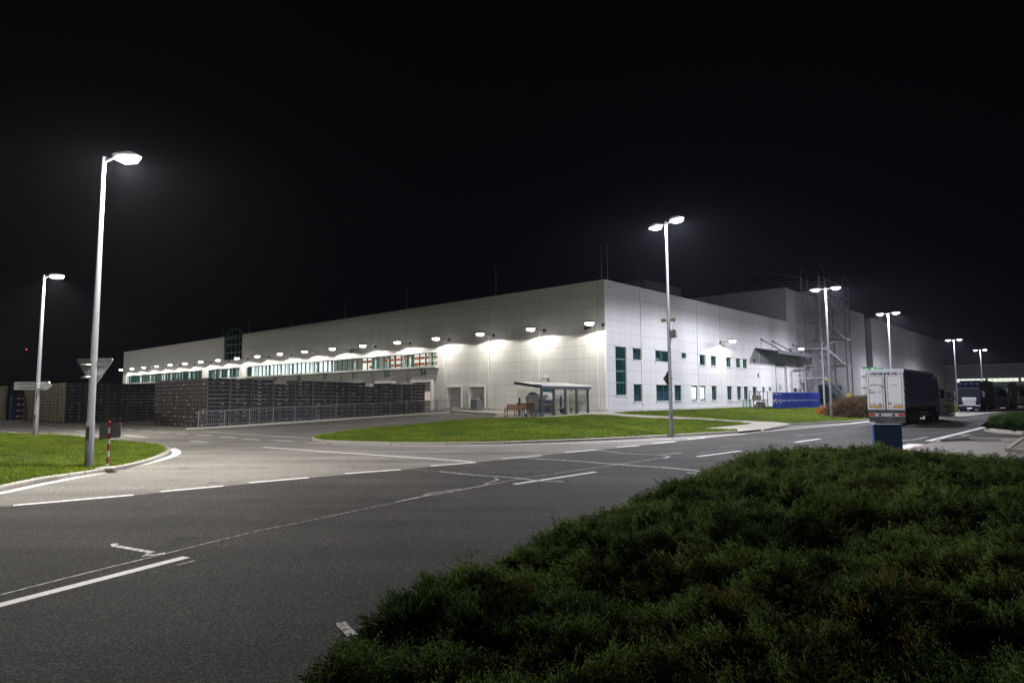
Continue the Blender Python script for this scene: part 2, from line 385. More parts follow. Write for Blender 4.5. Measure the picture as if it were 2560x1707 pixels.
for a, b in [((-60,1529),(465.7,1393)),((1285.7,1210.5),(1489.8,1179.7)),((1742.5,1141.4),(1851,1127.3)),((1988,1105.4),(2050,1096.8)),((2267.8,1065.2),(2294,1061.5)),((2331,1055.9),(2356.7,1053.6)),((2400.6,1050.3),(2433.4,1048.8)),((2496,1046),(2520,1044.6))]:
    ribbon(mk, resample([G(*a), G(*b)], 2), .15, DZ)
for a, b in [((-8,1075.6),(16,1077.4)),((22,1079.5),(44,1081.5)),((48,1083.3),(76,1085.3)),((192,1077),(217,1079.5)),((311,1088.3),(363.6,1092.4)),((475,1102.3),(519,1105.3)),((314.6,1073.7),(333,1075)),((354.8,1076.5),(379,1078)),((395,1079.7),(424,1081)),((441.8,1083.4),(471.8,1085)),((493,1087),(527,1088.7)),((549.6,1091.6),(593,1095)),((605,1097),(650,1099.5)),((684,1100.8),(731.4,1103.4)),((764.6,1106.4),(815.6,1108.5)),
             ((96,1067),(135,1070)),((124,1058.5),(131,1059)),((140,1060.5),(160,1062)),((167,1062),(181,1063)),((193,1063.5),(207,1064.5))]:
    ribbon(mk, [G(*a), G(*b)], .15, DZ)
for pts, w in [([(658.5,1117.8),(830,1130),(1000,1141.5),(1144.7,1151.3),(1188,1156)], .15), ([(510,1078.8),(660,1088),(777,1096)], .12),
               ([(829.6,1110),(900,1112),(979,1113.7),(1119,1114),(1260,1112.4),(1306,1110.6),(1417.7,1107.2),(1553.7,1101.8),(1662.6,1098.2),(1744,1094),(1840,1086.8),(1863,1085)], .14),
               ([(1911.9,1078.6),(2000,1070.5),(2109,1060.9),(2183,1052.3)], .16), ([(2342.6,1042.8),(2404,1040),(2449,1034.4),(2520,1027)], .14), ([(2321,1102.3),(2400,1083),(2471.7,1064.9)], .3),
               ([(2478,1056.6),(2496,1055.2)], .16), ([(2500,1055),(2600,1050)], .16), ([(838,1084.5),(920,1075.5),(1000,1067.5),(1060,1061)], .10)]:
    ribbon(mk, resample(smooth_line([G(*p) for p in pts]), 2), w, DZ)
ribbon(mk, [G(2240,1124), G(2292,1110)], .55, DZ)
# give-way nose line of the near island
nose = [(-40,1239),(0,1234),(97,1212),(190.6,1194),(278.6,1178),(366.6,1159),(405,1149),(430,1141),(442,1134),(441,1127),(428,1121)]
nz = smooth_line([G(*p) for p in nose]); ribbon(mk, nz, [.23+.10*clamp((i-len(nz)*.55)/(len(nz)*.3)) for i in range(len(nz))], DZ)
o = mk.build('road_marking', PAINT); tag(o, 'white lane dashes and edge lines painted on the asphalt', kind='structure')
ck = MB()
def wob(pts, a=.05): return [p+Vector((random.uniform(-a,a), random.uniform(-a,a), 0)) for p in resample(pts, .5)]
for pts, w in [([(1314,1145),(1461,1153.9),(1553.7,1162),(1689.8,1171.6),(1809.5,1185)], .13),([(1492.5,1124.8),(1553.7,1133),(1646,1137.6),(1706,1132)], .08),([(1711.6,1181.6),(1757.8,1185.7),(1795,1198)], .09),
               ([(1093.7,1178.6),(1183,1187.6),(1281.6,1194.7),(1336,1201.5),(1406.8,1205)], .10),([(1234,1195.2),(1243,1200),(1211,1211)], .06),([(1063,1239.8),(1078,1233.5),(1147,1222)], .05),
               ([(286,1360.6),(296.5,1365.8),(334.8,1371),(383.7,1383),(369.7,1390),(411.6,1386)], .09),([(996.7,1255),(1063,1241),(1165,1223),(1230,1211)], .07),([(1406,1193),(1440,1189),(1466,1185)], .05),
               ([(1655,1139),(1676,1141),(1665,1146)], .07),([(838,1560),(858,1570),(880,1586)], .09),([(478,1404),(430,1416)], .03),([(2010,1117),(2040,1120),(2170,1121)], .09),([(2240,1104),(2290,1098),(2320,1092)], .12),([(2250,1085),(2300,1085.5),(2350,1082)], .08),
               ([(2255,1079),(2310,1082),(2370,1080)], .05),([(2400,1089),(2425,1087)], .35),([(1990,1090),(2060,1083),(2190,1074)], .06),([(1230,1145),(1314,1146)], .05)]:
    ribbon(ck, wob([G(*p) for p in pts]), w, DZ+.004)
o = ck.build('road_crack_filler', PAINT2); tag(o, 'pale crack filler lines wandering over the carriageway', kind='structure')
ck = MB()
for pts, w in [([(-40,1497),(0,1488),(408,1386),(660,1324),(760,1304.8),(996.7,1255)], .035),([(1230,1211),(1308.8,1195),(1417.7,1179.7),(1534.7,1162.9),(1679,1141.5)], .06),([(1004,1172),(1093.7,1178.6)], .04),([(1740,1133),(1800,1126),(1836,1124)], .06),([(1800,1117),(1850,1113),(1890,1111)], .05),([(2060,1092),(2160,1083)], .04)]:
    ribbon(ck, wob([G(*p) for p in pts], .012), w, DZ+.002)
o = ck.build('road_seam', PAINT3); tag(o, 'thin pale seam between two asphalt lanes', kind='structure')

# ------------------------------------------------------------------ kerbs, lawns, pavements
LAWN = mat('lawn_soil', (.022,.045,.008), .9, var=.5, vscale=2.5, bump=.8, bscale=25)
KH = .12
def kerb(name, pts, label, w=.16, h=KH, m=KERB, seg=1.0):
    """laid kerb stones: a thin gap between every two"""
    p = resample([Vector((q.x, q.y, 0)) for q in pts], seg); mb = MB()
    for a, b in zip(p[:-1], p[1:]):
        d = b-a
        if d.length < .05: continue
        t = d.normalized(); n = Vector((-t.y, t.x, 0)); a2 = a+t*.008; b2 = b-t*.008; c = .02
        prof = [(-w/2, -.05), (-w/2, h-c), (-w/2+c, h), (w/2-c, h), (w/2, h-c), (w/2, -.05)]
        vs = []
        for q in (a2, b2):
            z = Zg(q.x, q.y)
            vs += [(q.x+n.x*u, q.y+n.y*u, z+v) for u, v in prof]
        mb.add(vs, [(0,1,7,6),(1,2,8,7),(2,3,9,8),(3,4,10,9),(4,5,11,10),(0,5,4,3,2,1),(6,7,8,9,10,11)])
    o = mb.build(name, m); return tag(o, label, kind='structure')
isl_px = [(-60,1243),(0,1226.7),(95,1206),(142,1199),(224,1186.5),(287,1176.6),(352,1162),(396,1147),(418,1136),(420,1128),(408,1119.6),(387,1113.8),(352,1110.9),(293,1105),(234.6,1099),(176,1093),(97,1088.9),(0,1086),(-60,1084)]
isl = smooth_line([G(*p) for p in isl_px], 1)
kerb('kerb', isl, 'pale kerb stones around the grass island with the yield sign pole', w=.2)
islW = [tuple(p[:2]) for p in isl]
drape('lawn', islW, KH-.02, 1.5, LAWN)['label'] = 'short lawn soil of the rounded island'
md_front = [(785,1095.7),(783,1098.3),(787.6,1102.4),(813,1106.2),(889.6,1109),(979,1112),(1119,1112),(1260,1110),(1306,1108.5),(1472,1102.5),(1608,1095.7),(1717,1089.5),(1838,1082)]
md_path = [(1845,1078),(1800,1075.5),(1762,1074.3),(1800,1071),(1882.6,1062.2),(1815.7,1056.2),(1748.7,1051.9),(1672,1050),(1595.6,1047),(1540,1041.9)]
md_back = [(1475,1039.6),(1434.8,1042),(1387,1046.4),(1348.7,1047.9),(1291,1048.2),(1234,1048),(1176.5,1051),(1100,1056.9),(1068,1060.5),(991.6,1067.7),(902,1076.6),(838.6,1084.2)]
mound = [G(*p) for p in md_front+md_path+md_back]
mdW = [tuple(p[:2]) for p in mound]
def zm(x, y): return Zg(x, y)
drape('mound_lawn', mdW, KH-.03, 1.2, LAWN)['label'] = 'lawn soil rising from the road kerb to the bus shelter'
kerb('kerb', [G(*p) for p in [(902,1076.6),(838.6,1084.2)]+md_front], 'low kerb stones along the grass mound before the shelter')
rg_px = [(1551.7,1037.3),(1672,1043.6),(1767.8,1048.8),(1825,1053.6),(1940,1058.4),(1975.4,1061.5),(2050,1058),(2109,1055.8),(2169,1051.4),(2200,1049)]
rg = [G(*p) for p in rg_px]
rgW = [tuple(p[:2]) for p in rg]+[tuple(L2W(*b)[:2]) for b in [(24,-15),(45,-14.5),(44,-1.0),(30,-.05),(4,-.05),(0.4,-.4)]]
drape('side_lawn', rgW, KH-.03, 1.5, LAWN)['label'] = 'lawn soil beside the windowed facade'
kerb('kerb', [G(*p) for p in [(1906,1077.6),(1953,1069.7),(1975,1062.6),(2050,1059),(2109,1056.5),(2169,1051.8),(2200,1049.3)]], 'dark kerb stones between the road and the side lawn')
plat_px = [(1276,1037.5),(1234,1048),(1291,1048.2),(1348.7,1047.9),(1387,1046.4),(1434.8,1042),(1475,1039.6),(1540,1041.9)]
pl = [tuple(G(*p)[:2]) for p in plat_px]
plat = [tuple(L2W(*b)[:2]) for b in [(-.05,-.3),(-.05,15.5),(-2.9,15.5),(-4.9,9.5),(-6.2,6.5)]]+pl[1:]
PAVE = mat('pale_paving', (.42,.385,.32), .85, var=.12, vscale=3, bump=.2, bscale=50)
drape('pavement', plat, .13, 1.5, PAVE)['label'] = 'pale pavement under the bus shelter and along the facade'
kerb('kerb', [L2W(-2.9,15.5), L2W(-4.9,9.5), L2W(-6.2,6.5), Vector((pl[1][0], pl[1][1], 0))], 'shadowed kerb edge of the pale pavement', h=.14)
path_poly = pl[-1:]+[tuple(G(*p)[:2]) for p in [(1595.6,1047),(1672,1050),(1748.7,1051.9),(1815.7,1056.2),(1882.6,1062.2),(1800,1071),(1762,1074.3),(1800,1075.5),(1845,1078),(1841,1083),(1880,1079.5),(1906,1076.5),(1940,1070),(1975,1062)]]+[tuple(p[:2]) for p in rg[:5][::-1]]+[tuple(L2W(.4,-.4)[:2]), tuple(L2W(-.05,-.3)[:2])]
drape('path', path_poly, .10, 1.5, PAVE)['label'] = 'pale footpath running from the facade corner to the road'
# low concrete upstand along the railing, retaining the shelter side against the loading yard
mb = MB()
for i in range(24):
    a, b = -27.2+i, -26.2+i
    if b > -2.6: break
    for (x, y0, y1) in ((a, FY-.12, FY+.12),):
        za, zc = zb(a, FY-.2), zb(b, FY-.2)
        vs = [(a,y0,-.6),(b,y0,-.6),(b,y1,-.6),(a,y1,-.6),(a,y0,za+.10),(b,y0,zc+.10),(b,y1,zc+.10),(a,y1,za+.10)]
        mb.add([L2W(*v) for v in vs], [(0,3,2,1),(4,5,6,7),(0,1,5,4),(1,2,6,5),(2,3,7,6),(3,0,4,7)])
tag(mb.build('retaining_kerb', CONC_L), 'pale concrete kerb carrying the grey railing', kind='structure')
# paved lay-by at the right, its kerbs and the raised corner
def brick_mat():
    m = bpy.data.materials.new('grey_pavers'); m.use_nodes = True; nt = m.node_tree; p = nt.nodes['Principled BSDF']
    tc = N(nt, 'ShaderNodeTexCoord'); mp = N(nt, 'ShaderNodeMapping'); mp.inputs['Rotation'].default_value = (0,0,-ANG)
    b = N(nt, 'ShaderNodeTexBrick'); b.inputs['Scale'].default_value = 1.0; b.inputs['Brick Width'].default_value = .2; b.inputs['Row Height'].default_value = .2; b.inputs['Mortar Size'].default_value = .012
    b.inputs['Color1'].default_value = (.23,.21,.185,1); b.inputs['Color2'].default_value = (.27,.25,.22,1); b.inputs['Mortar'].default_value = (.07,.062,.055,1)
    nt.links.new(tc.outputs['Object'], mp.inputs[0]); nt.links.new(mp.outputs[0], b.inputs['Vector']); nt.links.new(b.outputs[0], p.inputs['Base Color']); p.inputs['Roughness'].default_value = .85
    return m
pv_px = [(2256,1127),(2345,1105.5),(2417,1103),(2560,1109),(2700,1114),(2700,1190),(2500,1190),(2256,1150)]
drape('paver_area', P2(pv_px), .02, 2, brick_mat())['label'] = 'grey block paving of the lay-by behind the juniper'
kerb('kerb', [G(*p) for p in [(2346,1105),(2417,1100.5),(2500,1102.5),(2600,1106),(2700,1110)]], 'low dark kerb behind the block paving', h=.14, seg=2.2)
mb = MB(); ribbon(mb, [G(2255,1127.5), G(2346,1104.7)], .12, .024); tag(mb.build('brick_edging', mat('red_brick_edge', (.36,.17,.10), .8, var=.2)), 'reddish brick edging between road and block paving', kind='structure')
mb = MB(); ribbon(mb, smooth_line([G(2333,1110.8), G(2400,1109), G(2480,1110.5), G(2560,1113.5)]), .05, .026); tag(mb.build('paver_line', PAINT3), 'faint white line on the block paving', kind='structure')
q = [G(*p) for p in [(2519,1131),(2560,1101),(2700,1112),(2700,1140)]]
kerb('kerb', [q[1], q[0], q[3]], 'concrete kerb of the raised corner at the lay-by', h=.16, seg=2.0)
drape('raised_corner', [tuple(p[:2]) for p in q], .13, 2, mat('earth', (.16,.12,.085), .9, var=.3, vscale=4))['label'] = 'bare earth of the raised corner'
sh_px = [(2466,1077),(2470,1072),(2485,1067),(2520,1064),(2560,1061.5),(2700,1056),(2700,1092),(2560,1087),(2500,1082.5),(2475,1080)]
shW = [G(*p) for p in sh_px]
kerb('kerb', shW+[shW[0]], 'pale kerb around the low shrub bed at the right', h=.2, seg=.45, m=CONC_L)
bank = [tuple(G(*p)[:2]) for p in [(2345,1041),(2371,1031.5),(2391,1029.5),(2400,1020),(2392,1008),(2366,1008),(2340,1018)]]
drape('grass_bank', bank, .15, 2, LAWN)['label'] = 'strip of grass beside the parked dark truck'
drape('bed_soil', [tuple(p[:2]) for p in shW], .16, 1, mat('bed_earth', (.03,.024,.016), .9, var=.4))['label'] = 'earth of the shrub bed'

# ------------------------------------------------------------------ the warehouse
def building(name, label, cat='building'):
    t = thing(name, label, cat, L2W(0,0,0), ANG); return t
WH = building('warehouse', 'long white ribbed-panel warehouse with a strip of lit windows and numbered loading docks')
ZP, ZT = 1.06, 11.8                                 # top of the concrete plinth, top of the wall
BAY = 6.43; OFF = .72
YE = 118.9
strips = [(21.2,64.34,5.40,6.86),(66.4,77.9,5.40,6.84),(80.1,116.7,5.40,6.88)]
docks = [(n, 23.45+BAY*i) for i, n in enumerate((54,55,56,57,58,59))]
holes = [(a,b,c,d,.35) for a,b,c,d in strips]
VY0, VY1 = 65.9, 72.2                                # glazed vault
holes.append((VY0,VY1,8.15,ZT,.25))
for n, yc in docks: holes.append((yc-1.5,yc+1.5,.75,3.75,.9))
small = [(14.0,16.35),(17.3,19.6)]
for a,b in small: holes.append((a+.12,b-.12,1.06,3.1,.45))
holes.append((5.68,6.74,.72,2.85,.2))
fL = lambda a,z,d: (d, a, z)
fR = lambda a,z,d: (a, d, z)
mb = MB(); holed(mb, holes, 0.0, YE, ZP, ZT, fL, .3)
wl = mb.build('front_wall', [WHITE_L, TRIM], WH)
win_up = [('tall',1.47,3.19,2.18,6.33),('u',4.27,5.67,5.30,6.33),('open2',8.19,11.08,5.30,6.33),('u',13.3,14.27,5.81,6.33),('open',17.23,18.57,5.28,6.33),('u',19.81,21.17,5.28,6.33),('u',23.66,25.03,5.28,6.33),('u',26.25,27.56,5.28,6.33),('u',28.12,29.46,5.28,6.33)]
win_lo = [('l',4.29,5.70,1.63,3.14),('dbl',8.21,11.17,1.63,3.14),('l',11.71,13.06,1.63,3.14),('lit',15.28,16.57,1.63,3.14),('lit',17.19,18.43,1.63,3.14),('l',19.8,21.03,1.63,3.14),('l',23.64,24.94,1.63,3.16),('l',26.25,27.44,1.63,3.16),('l',28.16,29.41,1.63,3.16),('l',30.72,31.96,1.63,3.16),('s',33.73,34.46,2.65,3.13),('s',35.8,36.5,2.65,3.13)]
holesR = [(a,b,c,d,.30) for _,a,b,c,d in win_up+win_lo]+[(38.3,42.0,.75,6.1,.35)]
mb = MB(); holed(mb, holesR, 0.0, 43.0, ZP, ZT, fR, .3)
mb.build('side_wall', [WHITE_R, TRIM], WH)
# roof, back, plinth, coping
mb = MB(); mb.box(.3,43,.3,YE,ZT-.6,ZT-.35); mb.box(42.8,43,.4,YE,.2,ZT-.35); mb.box(.4,42.8,YE-.2,YE,.2,ZT-.3)
mb.build('roof', mat('roof_membrane', (.12,.12,.125), .9, var=.2), WH)
mb = MB(); mb.box(.09,.35,.09,13.9,.3,ZP); mb.box(.09,.35,13.9,YE,-.6,ZP-.0); mb.box(.35,42.9,.09,.35,.2,ZP)
mb.build('plinth', CONC, WH)
mb = MB(); mb.box(-.06,.25,-.06,VY0,ZT,ZT+.09); mb.box(-.06,.25,VY1,YE+.05,ZT,ZT+.09); mb.box(.25,43,-.06,.25,ZT,ZT+.09); mb.box(-.05,-.0,-.05,.12,ZP,ZT); mb.box(0,.12,-.05,0,ZP,ZT); mb.box(-.03,0,.12,YE,ZP-.04,ZP+.03); mb.box(.12,43,-.03,0,ZP-.04,ZP+.03)
mb.build('coping', TRIM, WH)
# vertical cover strips
for i in range(19):
    y = OFF+BAY*i
    if y > YE-.5: break
    s = MB()
    top = 8.1 if i < 4 or y > 117 or abs(y-65.0)<.8 else 5.05
    s.bev(-.085,-.002,y-.09,y+.09,ZP,top,.02); s.box(-.05,-.002,y-.30,y-.23,ZP,top)
    s.build('cover_strip', TRIM, WH)
for x in (5.72,11.2,16.8,22.28,27.81,33.08,36.67):
    s = MB(); s.box(x-.04,x+.04,-.05,-.002,ZP,ZT-.1); s.build('cover_strip', TRIM, WH)
# sill ledge below the strips
for a,b,c,d in strips:
    s = MB(); s.prism([(-.62,c-.02),(-.62,c-.16),(-.50,c-.22),(-.02,c-.22),(-.02,c-.02)], lambda p,q,t: (p,t,q), a-.35, b+.2); s.build('window_ledge', TRIM, WH)
    s = MB(); s.box(-.14,-.002,a-.1,b+.1,d+.0,d+.07); s.build('window_drip', TRIM, WH)
def bay_window(y0, y1, z0, z1, n, style):
    w = MB(); dx = .26
    fr = MB(); t = .045
    fr.box(.18,.30,y0,y1,z0,z0+.07); fr.box(.18,.30,y0,y1,z1-.06,z1)
    for i in range(n+1):
        y = y0+(y1-y0)*i/n; fr.box(.17,.31,max(y0,y-t),min(y1,y+t),z0+.07,z1-.06)
    for i in range(n):
        a = y0+(y1-y0)*i/n+t; b = y0+(y1-y0)*(i+1)/n-t; r = random.random()
        mi = 0
        if style == 'dark': mi = 3 if r < .2 else (1 if r < .3 else 2)
        w.quad((dx,a,z0),(dx,b,z0),(dx,b,z1),(dx,a,z1), mi)
        if style == 'mixed' or style == 'white':       # hanging vertical blinds behind the glass
            for k in range(3):
                if random.random() < (.33 if style == 'mixed' else .4):
                    yy = a+(b-a)*random.random()*.7; w.quad((dx+.14,yy,z0),(dx+.14,yy+(b-a)*.25,z0),(dx+.14,yy+(b-a)*.25,z1),(dx+.14,yy,z1), 3)
            if i == n-1: w.quad((dx+.02,a,z0),(dx+.02,a+.45*(b-a),z0),(dx+.02,a+.45*(b-a),z1),(dx+.02,a,z1), 1)
        else:
            for k in range(2):
                yy = a+(b-a)*random.random()*.75; w.quad((dx-.03,yy,z0+.1),(dx-.03,yy+.09,z0+.1),(dx-.03,yy+.09,z1-.06),(dx-.03,yy,z1-.06), 1 if random.random()<.7 else 3)
    o = w.build('window', [GLASS_I, GREEN_P, GLASS_D, BLINDW], WH); fr.build('frame', GREEN_F, o)
GREEN_P = mat('green_panel', (.004,.045,.032), .4)
BLINDW = mat('white_blind', (.6,.63,.63), .7, var=.15, vscale=9)
y = 21.2; k = 0
edges = [21.2]+[OFF+BAY*i for i in range(4,11) if 21.5 < OFF+BAY*i < 64]+[64.34]
for a, b in zip(edges[:-1], edges[1:]):
    if b-a < 1: continue
    bay_window(a+.02, b-.02, 5.40, 6.86, max(2, round((b-a)/1.07)), 'mixed' if a < 47 else 'white')
for a,b,c,d in strips[1:]:
    n = max(1, round((b-a)/BAY)); 
    for i in range(n): bay_window(a+(b-a)*i/n+.02, a+(b-a)*(i+1)/n-.02, c, d, 6, 'dark')
# inside the lit strip: glow put into the surfaces in place of hall light
INW = mat('glowing_hall_wall', (.8,.78,.72), .8, emit=(1,.95,.83), estr=.75)
INB = mat('glowing_office_blind', (.8,.8,.82), .8, emit=(.93,.97,1.0), estr=1.05)
RED = mat('glowing_crane_beam', (.40,.07,.04), .5, emit=(.5,.10,.06), estr=.35)
mb = MB(); mb.box(9,9.1,20,48,3.5,9.5); mb.box(2,9,20.6,20.8,3.5,9.5)
mb.build('interior_wall', INW, WH)
mb = MB(); mb.box(1.2,1.25,48,65,4.5,8.0); mb.box(1.2,9,47.9,48,4.5,8); mb.build('interior_screen', INB, WH)
mb = MB()
for x,z,h in ((5.5,6.75,.30),(8,6.2,.34)): mb.box(x,x+.35,21,44.5,z,z+h,0)
for i in range(8):
    yy = 21.5+i*3.3; mb.box(2.6+random.random()*5,3.2+random.random()*5,yy,yy+.25,3.6,9,1)
for i in range(10): 
    yy = 22+i*2.5+random.random(); mb.box(3.5,5,yy,yy+1.1,3.6,5.2+random.random()*.8,2)
mb.build('interior_rack', [RED, mat('rack_grey_glow', (.25,.26,.28), .5, emit=(.3,.3,.3), estr=.25), mat('rack_carton_glow', (.5,.42,.3), .8, emit=(.5,.42,.3), estr=.5)], WH)  # beams, racks and cartons carry a glow for the hall light on them
light('interior_light', WH, (3,34,8.6), 500, (1,.95,.85), (.3,0,-1), 170, .5, 1.0)
# dock doors
TXR = mat('dark_door_recess', (.05,.05,.05), .8)
DOORP = wall_mat('sectional_door', (.50,.495,.47), 1, 50, 0, jz=.6, rib=.3, ribs=.2)
for n, yc in docks:
    d = MB(); x = .5 if n != 54 else .75
    if n == 54:
        d.box(.62,.7,yc-1.5,yc+1.5,2.75,3.75,0); d.box(.55,.7,yc-1.5,yc+1.5,.75,1.75,0); d.box(.9,.95,yc-1.5,yc+1.5,1.75,2.75,1); d.box(.8,.88,yc-.9,yc-.2,1.85,2.5,2)
    else: d.box(.5,.58,yc-1.5,yc+1.5,.75,3.75,0)
    o = d.build('dock_door', [DOORP, mat('pink_glow_bay', (.6,.5,.5), .7, emit=(.75,.6,.62), estr=.5), mat('cream_glow_box', (.7,.6,.5), .7, emit=(.9,.8,.7), estr=.6)], WH)  # bay and box given a glow in place of light inside the dock
    s = MB(); s.box(-.30,-.002,yc-1.72,yc-1.5,.75,3.97); s.box(-.30,-.002,yc+1.5,yc+1.72,.75,3.97); s.box(-.34,-.002,yc-1.5,yc+1.5,3.75,3.97); s.build('frame', TRIM, o)
    s = MB(); s.box(-.12,-.002,yc-1.8,yc+1.8,4.42,4.46); s.build('canopy_rail', TRIM, o)
    text('door_number', str(n), 1.02 if n < 58 else 1.02, GREEN_T, WH, (-.008, yc-.0, 4.72), (0,-1,0), (0,0,1), bold=.035)
    if n == 54: text('door_number', '54', .75, mat('dark_number', (.02,.05,.045), .5), o, (.54, yc-1.0, 1.28), (0,-1,0), (0,0,1), bold=.015)
for a,b in small:
    d = MB(); d.box(.38,.44,a+.12,b-.12,1.06,3.1); o = d.build('hatch_door', DOORP, WH)
    s = MB(); s.box(-.16,-.002,a,a+.12,1.06,3.24); s.box(-.16,-.002,b-.12,b,1.06,3.24); s.box(-.2,-.002,a+.12,b-.12,3.1,3.24); s.build('frame', TRIM, o)
# glass door behind the shelter
d = MB(); d.box(.14,.18,5.7,6.72,.72,2.85,0); d.box(.10,.135,5.74,6.14,.85,2.55,1); d.box(.10,.135,6.16,6.55,.85,2.55,2)
o = d.build('glass_door', [mat('teal_glass', (.03,.16,.15), .1), mat('white_poster', (.75,.78,.77), .6), mat('frosted_pane', (.42,.52,.52), .3)], WH)
s = MB(); s.box(-.03,.2,5.62,5.70,.72,2.9); s.box(-.03,.2,6.72,6.80,.72,2.9); s.box(-.03,.2,5.70,6.72,2.85,2.93); s.build('frame', GREEN_F, o)
s = MB()
for i in range(9): s.tube([(.085, 6.20+.07*math.sin(i*1.9), 2.28-.085*i), (.085, 6.20+.07*math.sin(i*1.9+1.5), 2.21-.085*i), (.085, 6.20-.05, 2.19-.085*i)], .018, 5)
s.build('red_symbol', mat('red_print', (.5,.06,.05), .6), o)
s = MB(); s.box(.085,.099,5.78,5.92,2.2,2.45); s.box(.085,.099,5.84,6.0,1.75,2.1); s.box(.085,.099,6.52,6.62,2.35,2.5); s.build('notice', mat('notice_print', (.2,.24,.2), .6), o)
# right-hand windows
GL_T = mat('tall_green_glass', (.008,.038,.04), .07, spec=.6, var=.35, vscale=.9)
for kind, a, b, c, d in win_up+win_lo:
    m = MB(); m.quad((a,.2,c),(b,.2,c),(b,.2,d),(a,.2,d), 0)
    if kind == 'lit': m.quad((a+.12,.185,c+.16),(b-.1,.185,c+.16),(b-.1,.185,d-.16),(a+.12,.185,d-.16), 1)
    if kind in ('l','u','dbl') and random.random() < .6: m.quad((a+.15,.195,c+.1),(b-.12,.195,c+.1),(b-.12,.195,c+(d-c)*random.uniform(.35,.8)),(a+.15,.195,c+(d-c)*random.uniform(.35,.8)), 2)
    w = m.build('window', [GL_T if kind == 'tall' else GLASS_D, BLIND, mat('dusky_blue_pane', (.025,.055,.07), .12, var=.4, vscale=1.5)], WH)
    f = MB(); t = .08 if b-a > .9 else .06
    f.box(a,a+t,.13,.21,c,d); f.box(b-t,b,.13,.21,c,d); f.box(a+t,b-t,.13,.21,c,c+t); f.box(a+t,b-t,.13,.21,d-t,d)
    if kind == 'tall': f.box(a+t,b-t,.13,.21,3.15,3.33); f.box(a+t,b-t,.13,.21,4.15,4.33)
    if kind == 'dbl': f.box((a+b)/2-.05,(a+b)/2+.05,.13,.21,c+t,d-t)
    if kind == 'open2': f.box((a+b)/2-.05,(a+b)/2+.05,.13,.21,c+t,d-t); f.add([(a+t,.12,c+t),((a+b)/2-.05,.12,c+t),((a+b)/2-.05,.34,d-t),(a+t,.34,d-t)], [(0,1,2,3)])
    f.build('frame', GREEN_F, w)
    if kind in ('open','open2'):
        q = MB(); e = b if kind == 'open' else (a+b)/2; q.add([(e-.30,.1,c+.1),(e-.1,.1,c+.1),(e-.1,.12,d-.1),(e-.62,.12,d-.1)], [(0,1,2,3)]); q.build('tilted_sash', mat('sash_pane', (.03,.06,.065), .1), w)
    if kind == 'tall': q = MB(); q.box(a+t,b-t,.10,.129,5.25,5.29); q.build('light_strip', mat('pale_bar', (.5,.55,.55), .5), w)
    s = MB(); s.box(a-.1,b+.12,-.10,-.002,c-.09,c-.01); s.build('sill', TRIM, w)
    s = MB(); s.box(a-.1,b+.1,-.09,-.002,d+.01,d+.06); s.build('head_flashing', TRIM, w)
# roller door 53 and small fittings under the canopy
d = MB(); d.box(38.3,42.0,.25,.32,.75,6.1); o = d.build('roller_door', DOORP, WH); s = MB(); s.box(38.2,38.3,-.05,.3,.75,6.15); s.box(42,42.1,-.05,.3,.75,6.15); s.box(38.3,42,-.05,.3,6.1,6.2); s.build('frame', GALVD, o)
text('door_number', '53', .95, GREEN_T, o, (40.3,.235,3.1), (1,0,0), (0,0,1), bold=.015)
s = MB(); s.box(31.15,31.35,-.12,-.002,6.05,6.45); s.build('junction_box', DKST, WH)
s = MB(); s.box(32.35,32.5,-.1,-.002,4.3,4.75); s.build('junction_box', DKST, WH)
# glazed barrel vault rising through the roof edge
mb = MB(); yc = (VY0+VY1)/2; R = (VY1-VY0)/2; n = 18
arc = [(yc+R*math.cos(math.pi*k/n), ZT-.35+1.5*math.sin(math.pi*k/n)) for k in range(n+1)]
out = [(VY1,8.15)]+arc+[(VY0,8.15)]
mb.add([(.22,a,b) for a,b in out], [tuple(range(len(out)))], 0)
for k in range(n): mb.quad((.22,*arc[k]),(.22,*arc[k+1]),(30,*arc[k+1]),(30,*arc[k]), 0)
vault = mb.build('glazed_vault', [GLASS_D], WH)
mb = MB()
for f in (.2,.4,.6,.8): 
    y = VY0+(VY1-VY0)*f; h = ZT-.35+1.5*math.sqrt(max(0,1-((y-yc)/R)**2)); mb.box(.10,.2,y-.06,y+.06,8.15,h)
for z in (9.3,10.5,11.5): mb.box(.08,.2,VY0,VY1,z-.06,z+.06)
mb.tube([(.15,a,b) for a,b in arc], .09, 6); mb.build('frame', mat('dark_green_frame', (.01,.07,.055), .4), vault)
# lightning rods along the roof edge
for px, py in [(1503,615),(1517,610),(1239.5,668),(1018,712),(863,755),(731,800),(624,800),(558,822)]:
    y, z = pL(px, py, .6)
    s = MB(); s.tube([(.6,y,ZT-.4),(.6,y,z)], [.035,.015], 6); s.box(.45,.75,y-.15,y+.15,ZT-.5,ZT-.35); s.build('lightning_rod', GALV, WH)
for px, py in [(1594,668),(1771,697),(1789,675),(1854,690)]:
    x, z = pR(px, py, 1.2)
    s = MB(); s.tube([(x,1.2,ZT-.4),(x,1.2,min(z,ZT+6))], [.03,.012], 6); s.build('lightning_rod', GALVD, WH)
s = MB(); s.box(22,31,9,16,ZT-.4,ZT+4.2); s.box(13,16,5,8,ZT-.4,ZT+1.2); s.box(31,32,10,12,ZT,ZT+3); s.build('roof_plant', mat('roof_plant_grey', (.10,.10,.11), .7), WH)

